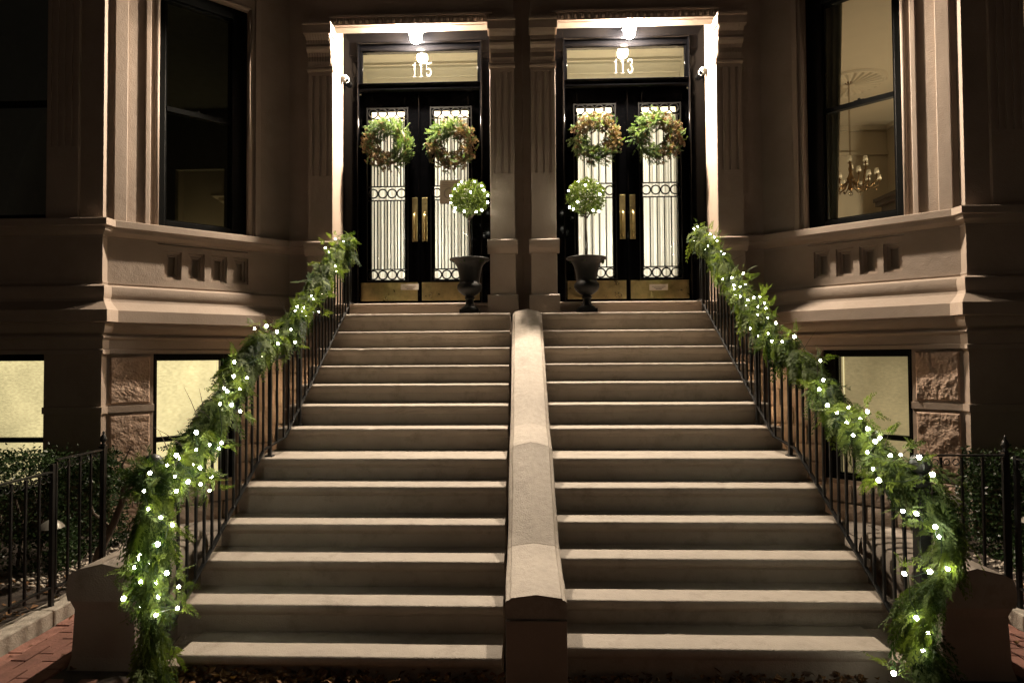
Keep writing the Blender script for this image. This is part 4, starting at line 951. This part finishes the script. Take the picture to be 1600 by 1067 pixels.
# ------------------------------------------------------------ area gates and fences
def iron_panel(R, sx, axis, fixed, a, b, zt, zb, sp=.115, scroll=True):
    """axis 'y': panel in plane x=fixed from y=a..b; axis 'x': plane y=fixed"""
    P = lambda t, z: (fixed, t, z) if axis == 'y' else (t, fixed, z)
    q = MB(); q.sqtube(P(a, zt), P(b, zt), .028, .012); q.build('top_rail', ironm, R)
    q = MB(); q.sqtube(P(a, zb), P(b, zb), .026, .012); q.build('bottom_rail', ironm, R)
    n = max(1, int(abs(b-a)/sp)); 
    for k in range(n+1):
        t = a+(b-a)*k/n
        q = MB(); p = P(t, 0); q.box((p[0]-.007, p[1]-.007, zb-.04), (p[0]+.007, p[1]+.007, zt-.012)); q.build('bar', ironm, R)
        if scroll and k < n:
            for e in (.27, .73):
                tc = t+(b-a)/n*e; q = MB(); q.ring(P(tc, zt-.048), .022, .0035, axis='y' if axis == 'x' else 'x', n=14, m_=5); q.build('scroll', ironm, R)
for sx in (-1, 1):
    X_ = sx*3.38; side = 'left' if sx < 0 else 'right'
    Fn = root('area_fence', 'low black iron fence on the stone kerb in front of the '+side+' hedge', 'fence', (X_, 3.6, .1), 'iron area fences')
    y1 = 4.33 if sx < 0 else 4.43
    iron_panel(Fn, sx, 'y', X_, 2.9, y1, 1.045 if sx < 0 else 1.12, .235)
    for yy in (3.62, y1): q = MB(); q.box((X_-.013, yy-.013, .10), (X_+.013, yy+.013, 1.10 if sx < 0 else 1.14)); q.build('post', ironm, Fn)
    if sx < 0:
        Gt = root('iron_gate', 'black iron gate with scrollwork and finial, standing open beside the left hedge', 'gate', (X_, 4.6, .1), 'area gates')
        iron_panel(Gt, sx, 'y', X_+.005, 4.36, 4.84, 1.125, .22); px_, py_ = X_+.005, 4.86
    else:
        Gt = root('iron_gate', 'black iron gate with scrollwork closed across the path right of the stoop', 'gate', (3.1, 4.48, .1), 'area gates')
        iron_panel(Gt, sx, 'x', 4.48, 2.76, 3.33, 1.135, .10); px_, py_ = 3.36, 4.50
    q = MB(); q.box((px_-.017, py_-.017, .02), (px_+.017, py_+.017, 1.14)); q.box((px_-.024, py_-.024, 1.14), (px_+.024, py_+.024, 1.155))
    q.build('gate_post', ironm, Gt)
    q = MB(); q.lathe([(.012, 1.15), (.022, 1.165), (.010, 1.175), (.024, 1.195), (.026, 1.21), (.018, 1.23), (.006, 1.25), (.010, 1.258), (.001, 1.275)], (px_, py_, 0), 14); q.build('finial', ironm, Gt, smooth=True)

# ------------------------------------------------------------ hedges, bare shrub, path lights
for sx in (-1, 1):
    side = 'left' if sx < 0 else 'right'; x0, x1, y0, y1, h = (3.92 if sx < 0 else 4.02), 6.6, 5.05, 6.0, .93
    Hd = root('hedge', 'dark clipped hedge in front of the basement window of the '+side+' house', 'hedge', (sx*5, 5.4, 0), 'clipped hedges')
    n = 26000; p = RNG.uniform(0, 1, (n, 3)); face = RNG.integers(0, 4, n)
    X = x0+(x1-x0)*p[:, 0]; Y = y0+(y1-y0)*p[:, 1]; Z = .06+h*p[:, 2]
    dpt = RNG.exponential(.05, n)
    Y = np.where(face == 0, y0+dpt, Y); Z = np.where(face == 1, h-dpt, Z); X = np.where(face == 2, x0+dpt, X)
    Z = Z*(1+.06*np.sin(X*5)*np.sin(Y*4+1))+RNG.normal(0, .015, n); Y = Y+.05*np.sin(X*6+Z*5); X = X+.05*np.sin(Y*7+Z*4)
    pos = np.stack([sx*X, Y, Z], 1); lt = np.array(kite((0, 0, 0), (1, 0, .15), .034, .0095)); d = RNG.normal(size=(n, 3)); 
    T = place_tmpl(lt, pos, d, RNG.normal(0, .5, (n, 3))+np.array([0, -.5, .8]), RNG.uniform(.6, 1.25, n))
    mesh_np('foliage', T.reshape(-1, 3, 3), np.repeat(RNG.beta(2, 2.5, n), 2), hedgem, Hd)
    q = MB()
    for k in range(14):
        x = sx*(x0+.15+(x1-x0-.3)*k/13); q.tube([(x, 5.3, 0), (x+.05, 5.3, .4), (x-.03, 5.25, .8)], [.018, .012, .005], 6)
    q.build('stems', barkm, Hd)
sh = root('bare_shrub', 'dark leaning bare trunk with lopped branches beside the left basement wall', 'shrub', (-3.60, 5.15, 0), )
q = MB(); q.tube([(-3.66, 5.15, -.01), (-3.60, 5.15, .22), (-3.48, 5.15, .46), (-3.40, 5.15, .66), (-3.33, 5.14, .84)], [.042, .036, .030, .025, .018], 9); q.build('trunk', barkm, sh, auto=60)
q = MB(); q.tube([(-3.42, 5.15, .60), (-3.37, 5.10, .76), (-3.22, 5.05, .90), (-3.10, 5.0, 1.05)], [.018, .014, .009, .003], 7)
q.tube([(-3.34, 5.14, .82), (-3.38, 5.1, .95), (-3.30, 5.1, 1.12)], [.016, .009, .003], 6); q.tube([(-3.50, 5.15, .42), (-3.62, 5.10, .56), (-3.66, 5.1, .70)], [.016, .010, .003], 6); q.tube([(-3.33, 5.14, .84), (-3.2, 5.16, .86), (-3.05, 5.2, .98)], [.012, .008, .002], 6); q.build('branches', barkm, sh, auto=60)
for k, (x, y, z, lab) in enumerate(((-3.84, 4.92, .50, 'metal mushroom path light in front of the left hedge'), (3.29, 4.95, .70, 'metal mushroom path light behind the closed gate on the right'), (3.60, 4.55, .66, 'metal mushroom path light behind the right hand fence, at the picture edge'))):
    PLt = root('path_light', lab, 'path light', (x, y, .0), 'mushroom path lights')
    MB().lathe([(.001, .055), (.02, .052), (.045, .040), (.075, .015), (.092, -.012), (.088, -.014), (.001, -.006)], (x, y, z), 24).build('dome_cap', pbr('weathered_metal', (.30, .28, .24), .45, metal=.4, var=.2, vscale=12) if k == 0 else MATS['weathered_metal'], PLt, auto=40)
    MB().tube([(x, y, -.02), (x, y, z-.005)], .012, 8).build('stake', ironm, PLt, smooth=True)

# ------------------------------------------------------------ chandelier and cabinet in the right parlour
bronze = pbr('aged_bronze', (.22, .14, .07), .3, metal=.9, var=.3, vscale=20)
c = Vector((5.33, 10.2, 4.50)); Ch = root('chandelier', 'brass chandelier with small shades hanging in the right parlour window', 'chandelier', c)
q = MB(); z = 5.02; k = 0
while z < 6.27:
    q.ring((c.x, c.y, z), .014, .0035, axis='y' if k % 2 else 'x', n=10, m_=5); z += .026; k += 1
q.build('chain', bronze, Ch)
q = MB(); q.lathe([(.001, 0), (.03, .02), (.04, .05), (.025, .08), (.018, .12), (.045, .16), (.06, .20), (.035, .25), (.02, .30), (.03, .36), (.018, .42), (.012, .50), (.001, .52)], c, 16); q.lathe([(.06, 1.76), (.05, 1.79), (.001, 1.79)], c, 16); q.build('stem', bronze, Ch, smooth=True)
for k in range(18):
    tier = k % 3 == 0; a = 2*math.pi*k/18; R_ = .25 if tier else (.37 if k % 3 == 1 else .40); zc = .38 if tier else (.17 if k % 3 == 1 else .10)
    d = Vector((math.cos(a), math.sin(a), 0)); q = MB()
    q.tube([c+Vector((0, 0, .22)), c+d*R_*.35+Vector((0, 0, .06)), c+d*R_*.75+Vector((0, 0, .02)), c+d*R_+Vector((0, 0, zc-.04)), c+d*R_+Vector((0, 0, zc))], .008, 7)
    q.lathe([(.001, 0), (.028, .006), (.03, .012), (.012, .014), (.009, .05), (.001, .05)], c+d*R_+Vector((0, 0, zc)), 10)
    q.lathe([(.001, -.06), (.012, -.045), (.001, -.025)], c+d*R_*.9+Vector((0, 0, zc-.06)), 6)
    q.build('arm', bronze, Ch, auto=50)
    q = MB(); q.lathe([(.038, .045), (.026, .125), (.025, .125), (.037, .045)], c+d*R_+Vector((0, 0, zc)), 14); q.build('lamp_shade', candlem, Ch, smooth=True)
q = MB()
for k in range(26):
    a = random.uniform(0, 6.28); r_ = random.uniform(.05, .38); q.lathe([(.001, -.03), (.010, -.012), (.001, .012)], c+Vector((r_*math.cos(a), r_*math.sin(a), random.uniform(-.03, .14))), 6)
q.build('crystals', glass('crystal_drops', (.75, .75, .72), mul=5), Ch, kind='stuff')
MB().sphere(c+Vector((0, 0, -.045)), .035, 12, 8).build('crystal_ball', glass('crystal', (.9, .9, .9), mul=4), Ch, smooth=True)
q = MB(); q.box((6.50, 10.8, 2.46), (7.1, 11.4, 4.52)); q.box((6.42, 10.72, 4.52), (7.12, 11.45, 4.60)); q.prismx([(10.72, 4.60), (11.45, 4.60), (11.45, 4.66), (10.68, 4.66)], 6.38, 7.12)
q.prismy([(6.38, 4.66), (7.12, 4.66), (7.12, 4.90)], 10.75, 11.4)
tag(q.build('cabinet', darkwood), 'dark wooden cabinet top in the lower right corner of the chandelier window', 'cabinet')

# ------------------------------------------------------------ litter: leaves and pebbles
def leaf_mesh(name, n, gen, kind='stuff'):
    q = []; tn = []
    for _ in range(n):
        x, y, z = gen(); a = random.uniform(0, 6.28); L_ = random.uniform(.025, .06); w_ = L_*random.uniform(.3, .5); tl = random.uniform(-.6, .9); cu = random.uniform(.1, .5)
        d = Vector((math.cos(a), math.sin(a), tl)).normalized(); s_ = Vector((-math.sin(a), math.cos(a), random.uniform(-.5, .5))).normalized(); p = Vector((x, y, z)); up_ = d.cross(s_)
        m1 = p+d*L_*.45; e = p+d*L_; q += [[p, m1+s_*w_+up_*w_*cu, m1], [p, m1, m1-s_*w_+up_*w_*cu], [m1, m1+s_*w_+up_*w_*cu, e], [m1, e, m1-s_*w_+up_*w_*cu]]; tn += [random.random()]*4
    T = np.array([[list(v) for v in t] for t in q]); T[..., 2] = np.maximum(T[..., 2], .002)
    return mesh_np(name, T, np.array(tn), leafm, None, kind=kind, origin=(0, 3.4, 0))
def g1():
    y = 3.575-abs(random.gauss(0, .07)); x = random.choice([random.uniform(-2.05, -.17), random.uniform(-2.05, -.9), random.uniform(.2, 2.0)])
    return x, y, max(0, .06-(3.575-y)*.35)*random.random()+.004
lv = leaf_mesh('fallen_leaves', 900, g1); lv['label'] = 'dry brown fallen leaves heaped against the bottom step'
def g2():
    sx = random.choice((-1, 1)); return sx*random.uniform(3.5, 4.6), random.uniform(3.2, 5.0), .062
lv2 = leaf_mesh('bed_leaves', 700, g2); lv2['label'] = 'dead leaves on the soil under the hedges'
def g3():
    sx = random.choice((-1, 1)); return sx*random.uniform(2.4, 3.3), random.uniform(3.3, 6), .004
lv3 = leaf_mesh('path_leaves', 40, g3); lv3['label'] = 'scattered leaf scraps on the brick path'
q = MB(); pm = [(1, 0, 0), (-1, 0, 0), (0, 1, 0), (0, -1, 0), (0, 0, 1), (0, 0, -1)]
for _ in range(1600):
    sx = random.choice((-1, -1, 1)); p = Vector((sx*random.uniform(3.3, 4.15), random.uniform(4.75, 6.1), .03+random.uniform(0, .05))); r = random.uniform(.012, .028)
    q.add([p+Vector((a*r*random.uniform(.8, 1.2), b*r*random.uniform(.7, 1.2), c_*r*.6)) for a, b, c_ in pm], [(0, 2, 4), (2, 1, 4), (1, 3, 4), (3, 0, 4), (2, 0, 5), (1, 2, 5), (3, 1, 5), (0, 3, 5)])
pb = q.build('pebbles', pebm, kind='stuff', smooth=True, origin=(0, 5.4, 0)); pb['label'] = 'pale pebbles along the basement walls'
